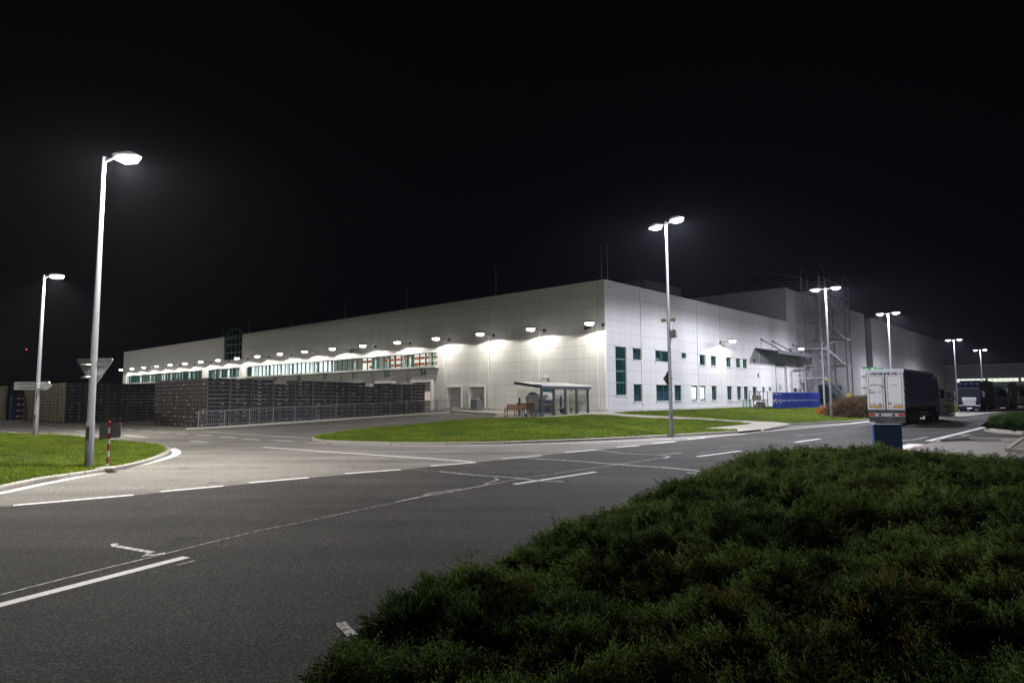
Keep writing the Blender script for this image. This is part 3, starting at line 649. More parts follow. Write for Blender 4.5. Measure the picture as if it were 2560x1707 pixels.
# ------------------------------------------------------------------ floodlights on the front wall
def floodlight(tilt=(0,-.06,-1), power=FLOOD):
    t = thing('floodlight', '', 'floodlight', (0,0,0), ANG)
    s = MB(); s.bar((-.02,-.35,-.12),(-1.35,-.05,0.02), .045); s.box(-.08,-.003,-.5,-.2,-.25,.05); s.build('bracket', DKST, t)
    s = MB(); s.prism([(-.34,.0),(-.26,.14),(.26,.14),(.34,0)], lambda a,b,z: (-1.55+z*.52, a, b), -.5, .5); h = s.build('housing', GALVD, t)
    s = MB(); s.prism([(-.30,-.001),(-.25,-.15),(-.12,-.23),(.12,-.23),(.25,-.15),(.30,-.001)], lambda a,b,z: (-1.55+z*.50, a, b), -.5, .5); s.build('lens', LENSW, t)
    light('flood_lamp', t, (-1.6,0,-.27), power, (1.0,.97,.90), tilt, 160, .05, .10)
    return t
ORD = ['first','second','third','fourth','fifth','sixth','seventh','eighth','ninth','tenth','eleventh','twelfth','thirteenth','fourteenth','fifteenth','sixteenth','seventeenth','eighteenth','nineteenth','twentieth']
def words(i): return ORD[i]
fl0 = floodlight()
for k in range(19):
    o = fl0 if k == 0 else copy_tree(fl0)
    o.location = L2W(0, .52+6.37*k, 8.15)
    o['label'] = 'lit white floodlight on the front wall, '+words(k)+' along from the near corner'
    o['category'] = 'floodlight'; o['group'] = 'floodlights along the warehouse front'
    for c in o.children:
        if c.type == 'LIGHT' and k: c.data = fl0.children[[x.type for x in fl0.children].index('LIGHT')].data
o = copy_tree(fl0); o.rotation_euler[2] = ANG+math.pi/2; o.location = L2W(21.85, 0, 8.0); o['label'] = 'lit floodlight alone on the side wall above the upper windows'; del o['group']
for c in o.children:
    if c.type == 'LIGHT': c.data = c.data.copy(); c.data.energy = FLOOD*1.2; c.data.color = (1,.97,.9)
cam_t = thing('security_camera', 'small white security camera on the wall above the bus shelter', 'camera', L2W(0, 6.15, 3.75), ANG)
s = MB(); s.box(-.12,-.003,-.06,.06,-.25,-.05); s.tube([(-.08,0,-.1),(-.3,0,0)], .03, 6); s.build('bracket', GALVD, cam_t)
s = MB(); s.bev(-.75,-.2,-.14,.14,-.03,.2,.04); s.build('housing', TRIM, cam_t)
cam2 = copy_tree(cam_t); cam2.location = L2W(0, 37.2, 7.85); cam2['label'] = 'small white camera on the floodlit wall above the lit window strip'
siren = thing('wall_siren', 'small black siren on the wall beside the floodlight nearest the corner', 'siren', L2W(0,1.55,7.95), ANG)
s = MB(); s.box(-.2,-.003,-.1,.1,-.1,.1); s.build('base', DKST, siren); s = MB(); s.tube([(-.2,0,0),(-.65,0,-.1)], [.06,.17], 10); s.build('horn', BLACK, siren)

# ------------------------------------------------------------------ taller halls behind, far building
TH = building('tall_hall', 'taller grey hall rising behind the white warehouse')
mb = MB(); mb.box(43.05,82.4,.05,45,.2,16.4, 0)
o = mb.build('wall', [GREY_H], TH)
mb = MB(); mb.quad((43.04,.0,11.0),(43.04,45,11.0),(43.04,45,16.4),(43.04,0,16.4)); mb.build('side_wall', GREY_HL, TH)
mb = MB(); mb.box(43.0,82.4,0,.2,16.4,16.5); mb.box(43.0,43.2,.2,45,16.4,16.5); mb.build('coping', GREY_H, TH)
mb = MB(); mb.box(82.42,86.8,.9,40,.2,16.35); mb.build('green_glazing', mat('dark_green_glazing', (.008,.028,.024), .12), TH)
m = MB(); m.box(46.2,47.6,-.06,.04,.6,3.1); m.build('door', mat('dull_metal_door', (.22,.225,.23), .5, var=.15), TH)
m = MB(); m.box(44.7,45.7,-.04,.04,2.6,3.1); m.build('window', GLASS_D, TH)
m = MB(); m.box(55,66,-.05,.04,.8,3.6); o = m.build('window', GLASS_D, TH); m = MB()
for x in np.linspace(55,66,7): m.box(x-.06,x+.06,-.1,-.051,.8,3.6)
m.box(55,66,-.1,-.051,3.6,3.7); m.build('frame', GREEN_F, o)
for z in (4.2,4.9,5.6,6.3,7.0,7.7,8.4,9.1): 
    m = MB(); m.box(46.5,51,-.05,.045,z,z+.3); m.build('louvre_band', mat('pale_louvre', (.5,.45,.48), .5), TH)
for x,y,z in ((52,.8,20),(60,.8,20),(45,10,19.2)):
    m = MB(); m.tube([(x,y,16.3),(x,y,z)], .03, 6); m.build('lightning_rod', GALVD, TH)
H3 = building('far_hall', 'dark grey hall continuing beyond the green glazing strip')
mb = MB(); mb.box(86.85,160,.05,45,.2,16.2); mb.build('wall', GREY_H, H3)
mb = MB(); mb.box(86.85,160,-.02,.2,16.2,16.3); mb.build('coping', GREY_H, H3)
FB = building('low_building', 'low grey building across the lorry park with a glowing band of windows')
FBM = wall_mat('low_building_panel', (.30,.30,.32), 1, 12.6, 1.0, jz=30, rib=.3, ribs=.3)
mb = MB(); hl = []
fF = lambda a,z,d: (160.3+d, a, z)
y0 = -2.51; bays = []
for i in range(4):
    for k in range(6): bays.append((y0-(i*6.75+k*1.05)-.98, y0-(i*6.75+k*1.05)))
mb.box(160.5,190,-70,2,.0,9.5); holed(mb, [(a,b,5.45,6.27,.15) for a,b in bays], -70, 2, 0, 9.68, fF, .15)
mb.build('wall', [FBM, FBM], FB)
for a,b in bays:
    m = MB(); m.quad((160.42,a,5.45),(160.42,b,5.45),(160.42,b,6.27),(160.42,a,6.27)); m.build('window', mat('far_lit_window', (.8,.85,.75), .6, emit=(.93,1.0,.80), estr=.95), FB)
m = MB(); m.box(160.2,190,-70,2,9.68,9.85); m.build('coping', TRIM, FB)

# ------------------------------------------------------------------ canopy, stair tower
CN = thing('loading_canopy', 'dark flat loading canopy hung on slanting tie rods from the side wall', 'canopy', L2W(0,0,0), ANG)
mb = MB(); mb.prism([(-.05,7.62),(-2.6,7.16),(-2.6,7.36),(-.05,7.84)], lambda a,b,t: (t,a,b), 31.8, 50.0); mb.build('roof_sheet', mat('dark_roof_sheet', (.045,.047,.05), .6, var=.2), CN)
mb = MB(); mb.box(31.8,50.0,-2.78,-2.61,7.02,7.42); mb.build('front_beam', DKST, CN)
for x in (33.9,37.6,45.0,49.2):
    mb = MB(); mb.bar((x,-.05,7.56),(x,-2.6,7.08), .14); mb.build('rib', DKST, CN)
for x in (33.92,37.6,44.97):
    mb = MB(); mb.tube([(x,-.03,8.95),(x,-2.45,7.44)], .06, 8); mb.box(x-.14,x+.14,-.06,-.003,8.8,9.1); mb.build('tie_rod', DKST, CN)
mb = MB(); mb.tube([(49.6,-2.55,7.0),(49.6,-2.5,6.8),(44.0,-.22,5.45),(43.7,-.16,5.1),(43.7,-.16,.8)], .085, 8); mb.build('downpipe', GALV, CN)
cl = floodlight((0,.15,-1), 2200); cl.location = L2W(44.8, -.4, 7.75); cl.rotation_euler[2] = ANG+math.pi/2; cl['label'] = 'lit floodlight on the wall just above the dark loading canopy'
cl.location = L2W(43.4, -.02, 8.3)

ST = thing('stair_tower', 'tall galvanised steel escape stair zigzagging up the grey hall', 'stair tower', L2W(0,0,0), ANG)
X0,X1,YA,YB = 46.6,60.3,-.9,-3.2
for x in (X0, X0+2.6, X1-2.4, X1):
    for y in (YA, YB):
        m = MB(); m.box(x-.09,x+.09,y-.09,y+.09,.4,18.2); m.build('post', GALV if x < 51 else GALVD, ST)
levelsL, levelsR = [4.5,8.4,12.25,16.3], [.75,6.5,10.4,14.3]
ym = (YA+YB)/2
def platform(x0, x1, z, y0=YB, y1=YA):
    m = MB(); m.box(x0,x1,y0,y1,z-.14,z); m.box(x0,x1,y0-.05,y0,z-.2,z+.1); o = m.build('platform', GALV, ST); return o
def rail(pts, parent=None):
    m = MB()
    for h in (.4,.75,1.1): m.tube([(x,y,z+h) for x,y,z in pts], .028, 6)
    for x,y,z in pts: m.tube([(x,y,z),(x,y,z+1.1)], .028, 6)
    return m.build('handrail', GALV, ST)
for z in levelsL:
    platform(X0-.1, X0+2.6, z); rail([(X0+2.6,YB,z),(X0-.1,YB,z),(X0-.1,YA,z)])
for z in levelsR[1:]:
    platform(X1-2.4, X1+.1, z); rail([(X1-2.4,YB,z),(X1+.1,YB,z),(X1+.1,YA,z)])
def flight(xa, za, xb, zb_, y0, y1):
    m = MB()
    for y in (y0,y1): m.bar((xa,y,za-.1),(xb,y,zb_-.1), .05, .28)
    n = max(3, int(abs(zb_-za)/.19))
    for i in range(n): 
        f = (i+.5)/n; x = xa+(xb-xa)*f; z = za+(zb_-za)*f; m.box(x-.15,x+.15,y0+.03,y1-.03,z-.07,z)
    o = m.build('stair_flight', GALV, ST)
    for y in (y0,y1): 
        k = 5; rail([(xa+(xb-xa)*i/k, y, za+(zb_-za)*i/k) for i in range(k+1)])
flight(X0+2.6, 4.5, X1-.6, .75, YB, ym-.1)
seq = [(4.5,6.5),(8.4,10.4),(12.25,14.3)]
for a,b in seq: flight(X0+2.6, a, X1-2.4, b, ym+.1, YA)
for a,b in ((8.4,6.5),(12.25,10.4),(16.3,14.3)): flight(X0+2.6, a, X1-2.4, b, YB, ym-.1)
for x in (X0+1.2, X1-1.2):
    for y in (YA, YB):
        m = MB(); m.tube([(x+1.35*math.cos(a), y, 18.2+1.6*math.sin(a)) for a in np.linspace(0, math.pi, 13)], .05, 6); m.build('cage_hoop', GALVD, ST)
for x0,x1 in ((X0,X0+2.6),(X1-2.4,X1),(X0+2.6,X1-2.4)):
    m = MB(); m.bar((x0,YB,16.4),(x1,YB,16.4), .1); m.bar((x0,YB,18.1),(x1,YB,18.1), .08); m.bar((x0,YA,18.1),(x1,YA,18.1), .08); m.build('top_frame', GALVD, ST)
m = MB()
for h in (.5,.9,1.3): m.tube([(X0,YA,16.4+h),(44,4,16.4+h),(44,9,16.4+h)], .03, 6)
for y in (4,6.5,9): m.tube([(44,y,16.3),(44,y,17.7)], .03, 6)
m.tube([(44,9,16.3),(44,9,20),(44.5,3,19.2),(X0,YA,18.2)], .05, 6); m.build('roof_walkway_rail', GALVD, ST)
m = MB(); m.box(X0+.6,X0+2.4,YB-.02,YB,4.15,4.62); m.build('warning_strip', mat('yellow_strip', (.55,.45,.05), .6), ST)

# ------------------------------------------------------------------ street lamps
POLE = mat('lamp_pole', (.19,.192,.20), .5, .4, var=.22, vscale=4)
def street_lamp(label, base, h, heads, power=STREET, r=.11, col=COOL, aim=.0, cone=170, blend=.2, spill=.07):
    """heads: list of world yaw angles of the arms"""
    t = thing('street_lamp', label, 'street lamp', base, 0, 'street lamps')
    m = MB(); m.tube([(0,0,-.1),(0,0,1.3),(0,0,1.32),(0,0,h)], [r,r*.97,r*.88,r*.5], 16); m.build('pole', POLE, t, smooth=True)
    m = MB(); m.tube([(0,0,h-.35),(0,0,h+.05)], [r*.62,r*.62], 12); m.build('collar', GALV, t, smooth=True)
    m = MB(); m.box(-.055,.055,-r*1.02-.012,-r*.8,.75,1.15); m.build('service_door', POLE, t)
    for a in heads:
        a, pf = a if isinstance(a, tuple) else (a, 1.0)
        d = Vector((math.cos(a), math.sin(a), 0)); nrm = Vector((-d.y, d.x, 0))
        m = MB(); m.tube([Vector((0,0,h-.12)), d*.28+Vector((0,0,h-.02)), d*.5+Vector((0,0,h))], .035, 8); m.build('arm', GALV, t)
        prof = [(.38,.0),(.42,.07),(.65,.12),(1.05,.09),(1.22,.02),(1.22,-.02),(.38,-.03)]
        wd = lambda x: .10 if x < .4 else (.17 if x < 1.1 else .12)
        m = MB(); vs = []
        for s_ in (-1,1): vs += [d*x+nrm*s_*wd(x)+Vector((0,0,h+z)) for x,z in prof]
        n = len(prof); m.add(vs, [tuple(range(n-1,-1,-1)), tuple(range(n,2*n))]+[(i,(i+1)%n,n+(i+1)%n,n+i) for i in range(n)])
        hd = m.build('lamp_head', GALVD, t)
        m = MB(); vs = []
        for x,w,z in ((.46,.13,-.032),(.58,.19,-.15),(.98,.19,-.15),(1.17,.13,-.032)): vs += [d*x+nrm*w+Vector((0,0,h+z)), d*x-nrm*w+Vector((0,0,h+z))]
        m.add(vs, [(0,1,3,2),(2,3,5,4),(4,5,7,6),(0,2,4,6),(1,7,5,3),(0,6,7,1)]); m.build('lens', LENS, hd)
        light('lamp_light', t, d*.8+Vector((0,0,h-.2)), power*pf, col, d*aim+Vector((0,0,-1)), cone, blend, .12)
        light('bowl_spill', t, d*.8+Vector((0,0,h-.24)), power*pf*spill, col, r=.1, kind='POINT')
    return t
lA = G(221.5,1167,KH)
street_lamp('tall single street lamp on the rounded grass island with a yield sign on its pole', lA, pD(254,397,lA.y).z-lA.z, [rad(-12)], STREET*1.25, .11, NEUT)
lB = G(88,1089,KH)
street_lamp('slim single street lamp at the back of the grass island carrying an arrow sign', lB, pD(114.5,690,lB.y).z-lB.z, [rad(-10)], STREET*.9, .12, NEUT, cone=158, blend=.5)
lC = G(1679,1087,KH)
street_lamp('twin-headed street lamp on the grass mound in front of the windowed facade', lC, pD(1665.5,557,lC.y).z-lC.z, [(rad(-62), 1.15), (rad(118), .5)], STREET*.95, .105, cone=180, blend=.30, spill=.055)
lD = G(2079,1045.5,KH)
street_lamp('twin-headed street lamp beside the brown hedge', lD, pD(2067,721,lD.y).z-lD.z, [(rad(-40), 1.1), (rad(140), .8)], STREET*.95, .105, cone=180, blend=.2, spill=.16)
def lamp_far(label, px, top_y, heads, pw, H_=11.4):
    y0 = 60; hh = H_
    d = ray(px, top_y); t = (hh-EYE)/d[2]; b = Vector((d[0]*t, d[1]*t, 0)); b.z = Zg(b.x, b.y)
    return street_lamp(label, b, hh-b.z, heads, pw, .12, cone=180, blend=.5)
lamp_far('twin-headed street lamp rising behind the white lorry trailer', 2219.5, 783, [rad(-40), rad(140)], STREET*1.4)
lamp_far('twin-headed street lamp over the dark parked lorry, left of the farthest lamp', 2384, 849, [rad(-40), rad(140)], STREET*.8)
lamp_far('farthest twin-headed street lamp, in front of the low building with glowing windows', 2450, 874.5, [rad(-40), rad(140)], STREET*.6)

# the row of yard lamps goes on past the left edge of the photograph
street_lamp('yard street lamp just outside the left edge of the view', (-47,33,0), 9.2, [rad(60)], STREET*.9, .13, NEUT, cone=178, blend=.1)
street_lamp('yard street lamp farther off beyond the left crate blocks', (-78,80,0), 12.5, [rad(30)], STREET*1.2, .13, NEUT, cone=180, blend=.03)
street_lamp('tall yard lamp far out at the left', (-140,150,0), 14.5, [rad(10)], STREET*1.0, .13, NEUT, cone=180, blend=.02)
street_lamp('street lamp of the lorry park just outside the right edge of the view', (46,12,0), 11.2, [rad(150)], STREET*.9, .13, COOL, cone=180, blend=.3)
# signs and boxes hung on the lamp poles
SGB = mat('sign_back_grey', (.58,.59,.60), .5, .15, var=.1, vscale=4)
SGE = mat('sign_rim', (.50,.51,.53), .4, .5)
def rounded(pts, r, n=4):
    out = []; m = len(pts)
    for i in range(m):
        p = Vector(pts[i]); a = (Vector(pts[i-1])-p).normalized(); b = (Vector(pts[(i+1)%m])-p).normalized()
        ang = a.angle(b); L = r/math.tan(ang/2); 
        for k in range(n+1):
            t = k/n; q = p+a*L*(1-t)**2+b*L*t**2; out.append((q.x, q.y))
    return out
def flat_sign(name, label, cat, loc, rz, outline, m_front, clampz, pole_r, yoff):
    t = thing(name, label, cat, loc, rz)
    m = MB(); m.prism(outline, lambda a,b,y: (a,y,b), yoff, yoff+.025); m.build('plate', m_front, t)
    s = MB(); n = len(outline); c = Vector((sum(a for a,b in outline)/n, sum(b for a,b in outline)/n))
    ins = [tuple(c+(Vector(p)-c)*.955) for p in outline]
    for i in range(n):
        j = (i+1)%n; a,b,c2,d = outline[i],outline[j],ins[j],ins[i]
        s.quad((a[0],yoff-.02,a[1]),(b[0],yoff-.02,b[1]),(c2[0],yoff-.02,c2[1]),(d[0],yoff-.02,d[1])); s.quad((a[0],yoff-.02,a[1]),(b[0],yoff-.02,b[1]),(b[0],yoff+.025,b[1]),(a[0],yoff+.025,a[1]))
    s.build('rim', SGE, t)
    return t
tri = rounded([(-.56,0),(.56,0),(0,-.86)], .06)
gw = flat_sign('yield_sign', 'triangular yield sign seen from behind on the tall lamp pole', 'sign', (pD(238,897,lA.y+.2).x, lA.y, pD(238,896,lA.y+.2).z), 0, tri, SGB, None, .15, .19)
for z,w in ((-.20,.36),(-.55,.24)):
    m = MB(); m.box(-w,w,.13,.17,z-.022,z+.022); m.tube([(.155*math.cos(a)-.06,.155*math.sin(a),z) for a in np.linspace(0,2*math.pi,17)], .02, 5); m.build('clamp_bracket', GALV, gw)
arr = rounded([(-1.38,.22),(.40,.22),(.64,0),(.40,-.22),(-1.38,-.22)], .05)
ar = flat_sign('arrow_sign', 'long grey arrow sign pointing right, seen from behind', 'sign', (lB.x, lB.y, 2.81), rad(2), arr, SGB, None, .13, .16)
for z in (-.1,.1):
    m = MB(); m.box(-1.1,.25,.125,.155,z-.025,z+.025); m.tube([(.135*math.cos(a),.135*math.sin(a),z) for a in np.linspace(0,2*math.pi,15)], .018, 5); m.build('clamp_bracket', GALV, ar)
dia = rounded([(-.38,0),(0,.38),(.38,0),(0,-.38)], .04)
dm = flat_sign('diamond_sign', 'dark diamond-shaped road sign seen from behind on the twin lamp pole', 'sign', (lC.x+.03, lC.y, 2.93), rad(38), dia, mat('sign_back_dark', (.07,.07,.075), .5, .3), None, .14, .17)
m = MB(); m.box(-.2,.2,.12,.16,-.03,.03); m.build('clamp_bracket', GALVD, dm)
for k,(dx,lab) in enumerate(((-.32,'brown loudspeaker box facing left high on the twin lamp pole'),(.30,'brown loudspeaker box facing right high on the twin lamp pole'))):
    sp = thing('loudspeaker', lab, 'loudspeaker', (lC.x, lC.y, pD(1675,800,lC.y).z), rad(-20)); sg = 1 if dx > 0 else -1
    m = MB(); m.prism([(.10*sg,-.05),(.34*sg,-.09),(.34*sg,.07),(.10*sg,.05)], lambda a,b,t: (a,t,b), -.13, .13); m.build('housing', mat('brown_housing', (.16,.10,.06), .5), sp)
    m = MB(); m.box(min(.34*sg,.35*sg),max(.34*sg,.35*sg),-.11,.11,-.085,.065); m.build('front', mat('orange_front', (.30,.20,.10), .5), sp)
bx = thing('control_box', 'grey control box with a whip antenna on the twin lamp pole', 'box', (lC.x+.02, lC.y, pD(1680,834,lC.y).z), rad(20))
m = MB(); m.bev(.10,.40,-.14,.14,-.2,.2,.02); m.build('case', mat('box_grey', (.45,.46,.47), .5), bx)
m = MB(); m.tube([(.2,0,.2),(.36,-.1,.9)], .008, 5); m.build('antenna', DKST, bx)
m = MB(); m.tube([(.12,0,-.2),(.05,-.05,-.45),(0,-.13,-.5)], .012, 5); m.build('cable', BLACK, bx)

# red and white marker post with the square sign
sgp = G(268.5,1169,KH)
ms = thing('marker_post', 'slim red and white banded post with a grey square board fixed behind it', 'sign post', sgp, rad(6))
Hm = 1.28
m = MB(); REDW = mat('red_band', (.33,.015,.012), .45); WHB = mat('white_band', (.7,.7,.7), .45); 
zz = [0,.12,.30,.48,.66,.80,.96,1.12,Hm]
for i in range(len(zz)-1): m.tube([(0,0,zz[i]),(0,0,zz[i+1])], .032, 12, mi=(i+1)%2)
m.build('pole', [REDW, WHB], ms, smooth=False)
m = MB(); m.tube([(0,0,Hm),(0,0,Hm+.03)], [.036,.02], 12); m.build('pole_cap', REDW, ms)
m = MB(); m.prism(rounded([(-.29,.78),(.28,.84),(.28,1.24),(-.28,1.22)], .03), lambda a,b,y: (a,y,b), .05, .075); m.box(-.2,.2,.035,.049,1.10,1.13); m.build('board', mat('board_back', (.16,.165,.175), .5, .3, var=.1), ms)
m = MB(); m.bev(-.25,.25,-.2,.2,-.04,.03,.02); m.build('base_plate', CONC, ms)

# ------------------------------------------------------------------ railing
FN = thing('railing', 'long grey steel railing with thin vertical bars on the pale kerb', 'railing', L2W(0,0,0), ANG)
fx = [-26.47,-24.66,-22.84,-21.02,-19.22,-17.38,-15.6,-13.78,-11.96,-10.15,-8.33,-6.51,-4.75]
RAILM = mat('railing_steel', (.20,.205,.215), .42, .5, var=.1)
fz = lambda x: zb(x, FY-.2)+.09
for x in fx+[-2.93]:
    m = MB(); z = fz(x); m.box(x-.032,x+.032,FY-.03,FY+.03,z,z+1.14); m.box(x-.07,x+.07,FY-.06,FY+.06,z,z+.02); m.build('post', RAILM, FN)
for a, b in zip(fx, fx[1:]+[-2.93]):
    m = MB(); za, zc = fz(a), fz(b)
    m.bar((a+.032,FY,za+1.12),(b-.032,FY,zc+1.12), .05, .04); m.bar((a+.032,FY,za+.16),(b-.032,FY,zc+.16), .04, .03)
    n = 12
    for i in range(1,n):
        x = a+(b-a)*i/n; z = za+(zc-za)*i/n; m.bar((x,FY,z+.17),(x,FY,z+1.10), .016, .016)
    m.build('bar_panel', RAILM, FN)

# ------------------------------------------------------------------ stacked folding crates
CRW, CRD, CRH = 1.64, 1.22, .298
FRAME = mat('crate_steel', (.075,.066,.058), .6, .0, var=.3, vscale=3)
CBLK = mat('crate_black', (.006,.006,.007), .7)
CPAN = mat('crate_panel', (.022,.022,.0235), .5, var=.25, vscale=3)
CPAN2 = mat('crate_panel_grey', (.055,.055,.050), .5, var=.25, vscale=3)
CRED = mat('crate_red_rim', (.10,.022,.016), .5, var=.3); CYEL = mat('crate_yellow_rim', (.70,.55,.03), .5, var=.25)
STK = mat('paper_label', (.62,.62,.60), .7, var=.2, vscale=8); CBLUE = mat('blue_clip', (.025,.055,.20), .5); WCLIP = mat('pale_clip', (.45,.45,.47), .5)
def crate_mesh(pan, rim, seed):
    r = random.Random(seed); m = MB(); w, d, h = CRW, CRD, CRH
    # 0 frame 1 black 2 panel 3 rim 4 sticker 5 blue 6 pale
    for x in (0, w-.07):
        for y in (0, d-.07): m.box(x,x+.07,y,y+.07,0,h-.006,0)
    m.box(.03,w-.03,.04,d-.04,.01,.05,1)
    m.box(.09,w-.09,.10,d-.04,.05,h-.02,1)                                  # folded walls inside
    for y0 in (0, d-.05):
        m.box(.07,w-.07,y0,y0+.05,-.005,.052,0)                              # long side rail
    sag = r.uniform(.02,.07)
    for k,(xa,xb) in enumerate(((.08,.62),(w-.08,w-.62))):
        m.bar((xa,.02,h-.03),(xb,.03,h-.03-sag), .028, .022, 0)
        c = 5 if r.random() < .6 else 6; x0 = min(xb, xb+(.17 if k else -.17)); m.box(x0,x0+.17,.005,.04,h-.07-sag,h-.03-sag,c)
        if r.random() < .2: m.box(x0-.12,x0-.03,.01,.03,h-.06-sag,h-.035-sag,6)
    m.box(.0,.05,.07,d-.07,.03,h-.045,2); m.box(w-.05,w,.07,d-.07,.03,h-.045,2)   # short sides
    m.box(-.006,.05,.09,d-.09,h-(.05 if rim is CYEL else .043),h-.016,3)
    for k in range(r.choice((0,0,1,1,2)) if rim is CRED else r.choice((1,1,2,3))):
        y = r.uniform(.12,d-.3); z = r.uniform(.05,.13); m.box(-.006,-.001,y,y+r.uniform(.05,.10),z,z+r.uniform(.05,.11),4)
    if r.random() < .12: m.box(-.008,-.001,.15,d-.2,h-.045,h-.015,6)
    me_o = m.build('folding_crate', [FRAME,CBLK,pan,rim,STK,CBLUE,WCLIP]); me = me_o.data; bpy.data.objects.remove(me_o); return me
setA = [crate_mesh(CPAN, CRED, i) for i in range(10)]; setB = [crate_mesh(CPAN2, CYEL, 50+i) for i in range(10)]
NW = ORD
def put_crate(meshes, bx, by, z, label, group):
    o = bpy.data.objects.new('folding_crate', random.choice(meshes)); COL.objects.link(o)
    o.location = L2W(bx+random.uniform(-.012,.012), by+random.uniform(-.012,.012), z); o.rotation_euler = (0,0,ANG)
    return tag(o, label, 'crate', group)
AX, AY = -25.40, 17.08; PX, PY = 1.697, 1.262
for i in range(12):
    x = AX+PX*i; z0 = zb(x+.8, AY+.6)+.03
    for l in range(12):
        if l == 11 and i in (3,8): continue
        put_crate(setA, x+.02*math.sin(i*3.1+l*.25), AY+.03*math.sin(i*2.3+l*.2), z0+CRH*l, 'dark folding crate, %s layer up in the %s stack along the railing' % (NW[l], NW[i]), 'dark crates stacked behind the railing')
for j in range(1,8):
    z0 = zb(AX+.8, AY+PY*j)+.03
    for l in range(12):
        put_crate(setA, AX, AY+PY*j, z0+CRH*l, 'dark red-rimmed crate, %s layer up, %s stack left of the railing end' % (NW[l], NW[j]), 'dark crates stacked behind the railing')
BXo, BYo = -28.88, 38.65; QX = 1.72
rest = []
for i in range(5):
    x = BXo+QX*i
    for l in range(12):
        if i < 4: put_crate(setB, x, BYo, .02+CRH*l, 'grey folding crate, %s layer up in the %s stack from the yellow-rimmed block corner' % (NW[l], NW[i]), 'grey crates in the middle block')
        else: rest.append((x, BYo, .02+CRH*l))
for j in range(1,12):
    for l in range(12):
        if j < 3: put_crate(setB, BXo, BYo+PY*j+(.12 if j > 1 else 0), .02+CRH*l, 'grey yellow-rimmed crate, %s layer up, %s stack left of the middle block corner' % (NW[l], NW[j]), 'grey crates in the middle block')
        else: rest.append((BXo, BYo+PY*j+.12*(j//2), .02+CRH*l))
C3 = toB(*G(12,1049)[:2])
for i in range(3):
    for l in range(12):
        if l >= 8 or i == 0: rest.append((C3[0]+.1+1.72*i, C3[1]+.2, .02+CRH*l))
for j in range(4):
    for l in range(12): rest.append((C3[0]+.1, C3[1]+.2+PY*j, .02+CRH*l))
# beyond the 300 nearest crates: one object
bmr = bmesh.new()
for x,y,z in rest:
    n0 = len(bmr.verts); bmr.from_mesh(random.choice(setB)); bmr.verts.ensure_lookup_table()
    w = L2W(x,y,z); Mx = Matrix.Translation(w) @ Matrix.Rotation(ANG, 4, 'Z')
    bmesh.ops.transform(bmr, matrix=Mx, verts=bmr.verts[n0:])
mer = bpy.data.meshes.new('far_crates'); bmr.to_mesh(mer); bmr.free()
for mm in setB[0].materials: mer.materials.append(mm)
fo = bpy.data.objects.new('far_crate', mer); COL.objects.link(fo); tag(fo, 'remaining grey yellow-rimmed crates stacked in the far blocks at the left', 'crate', kind='stuff')
# deep inside of the blocks (the next rows of crates, unlit)
# blue boxes with yellow labels under the far stack
NAV = mat('navy_box', (.012,.02,.085), .5, var=.2); YLAB = mat('yellow_label', (.55,.40,.12), .6)
bb = MB(); bw, bd, bh = 1.62, 1.2, .56
bb.box(0,bw,0,bd,.08,bh,0); bb.box(-.02,bw+.02,-.02,bd+.02,bh,bh+.06,0)
for x in (.05,.7,1.4): bb.box(x,x+.17,.02,bd-.02,-.02,.08,0)
for x in (.15,.45,.75,1.05,1.35): bb.box(x,x+.05,-.02,0,.1,bh,0)
for x in (.45,.9): bb.box(x,x+.28,-.032,-.02,.22,.4,1)
me_b = bb.build('navy_box', [NAV, YLAB]); meb = me_b.data; bpy.data.objects.remove(me_b)
for i in range(3):
    for l in range(4):
        o = bpy.data.objects.new('storage_box', meb); COL.objects.link(o); o.location = L2W(C3[0]+.3+1.72*i, C3[1]-1.1, .05+.63*l); o.rotation_euler = (0,0,ANG)
        tag(o, 'navy storage box with yellow labels, %s layer up, %s stack from the left' % (NW[l], NW[i]), 'box', 'navy boxes at the far left')

# ------------------------------------------------------------------ shelter, benches, bin and what stands round them
SHX = [-8.46,-7.02,-5.6,-4.16,-2.67]
hs = lambda x, y: zb(x, y)+.13
SH = thing('bus_shelter', 'dark grey bus shelter with glass walls and a sloping white roof', 'bus shelter', L2W(0,0,0), ANG)
ANT = mat('anthracite_paint', (.036,.041,.05), .45, .2)
SB = 2.45
zf = 2.62
for i,x in enumerate(SHX):
    z = hs(x,0); m = MB(); m.box(x-.09,x+.09,-.06,.06,z-.1,zf+.08); m.box(x-.13,x+.13,-.1,.1,z-.1,z+.03); m.build('post', ANT, SH)
for x in (SHX[0]+.1, SHX[-1]-.6):
    m = MB(); z = hs(x,SB-.2); m.box(x-.06,x+.06,SB-.26,SB-.14,z-.1,z+1.35); m.build('short_post', ANT, SH)
m = MB(); m.box(SHX[0]-.05,SHX[-1]+.2,-.12,.06,zf,zf+.24); m.add([(SHX[-1]+.2,-.12,zf+.24),(SHX[-1]+.42,-.12,zf+.24),(SHX[-1]+.2,-.12,zf),(SHX[-1]+.2,.06,zf+.24),(SHX[-1]+.42,.06,zf+.24),(SHX[-1]+.2,.06,zf)], [(0,1,2),(3,5,4),(0,3,4,1),(1,4,5,2)]); m.build('front_beam', ANT, SH)
m = MB(); m.prism([(-.14,zf+.245),(SB+.15,zf+.545),(SB+.15,zf+.60),(-.14,zf+.30)], lambda a,b,t: (t,a,b), SHX[0]-.08, SHX[-1]+.42); m.build('roof', mat('white_roof_sheet', (.72,.72,.70), .5), SH)
m = MB(); m.prism([(-.14,zf+.05),(SB+.15,zf+.42),(SB+.15,zf+.61),(-.14,zf+.31)], lambda a,b,t: (t,a,b), SHX[0]-.15, SHX[0]-.083); m.build('side_beam', ANT, SH)
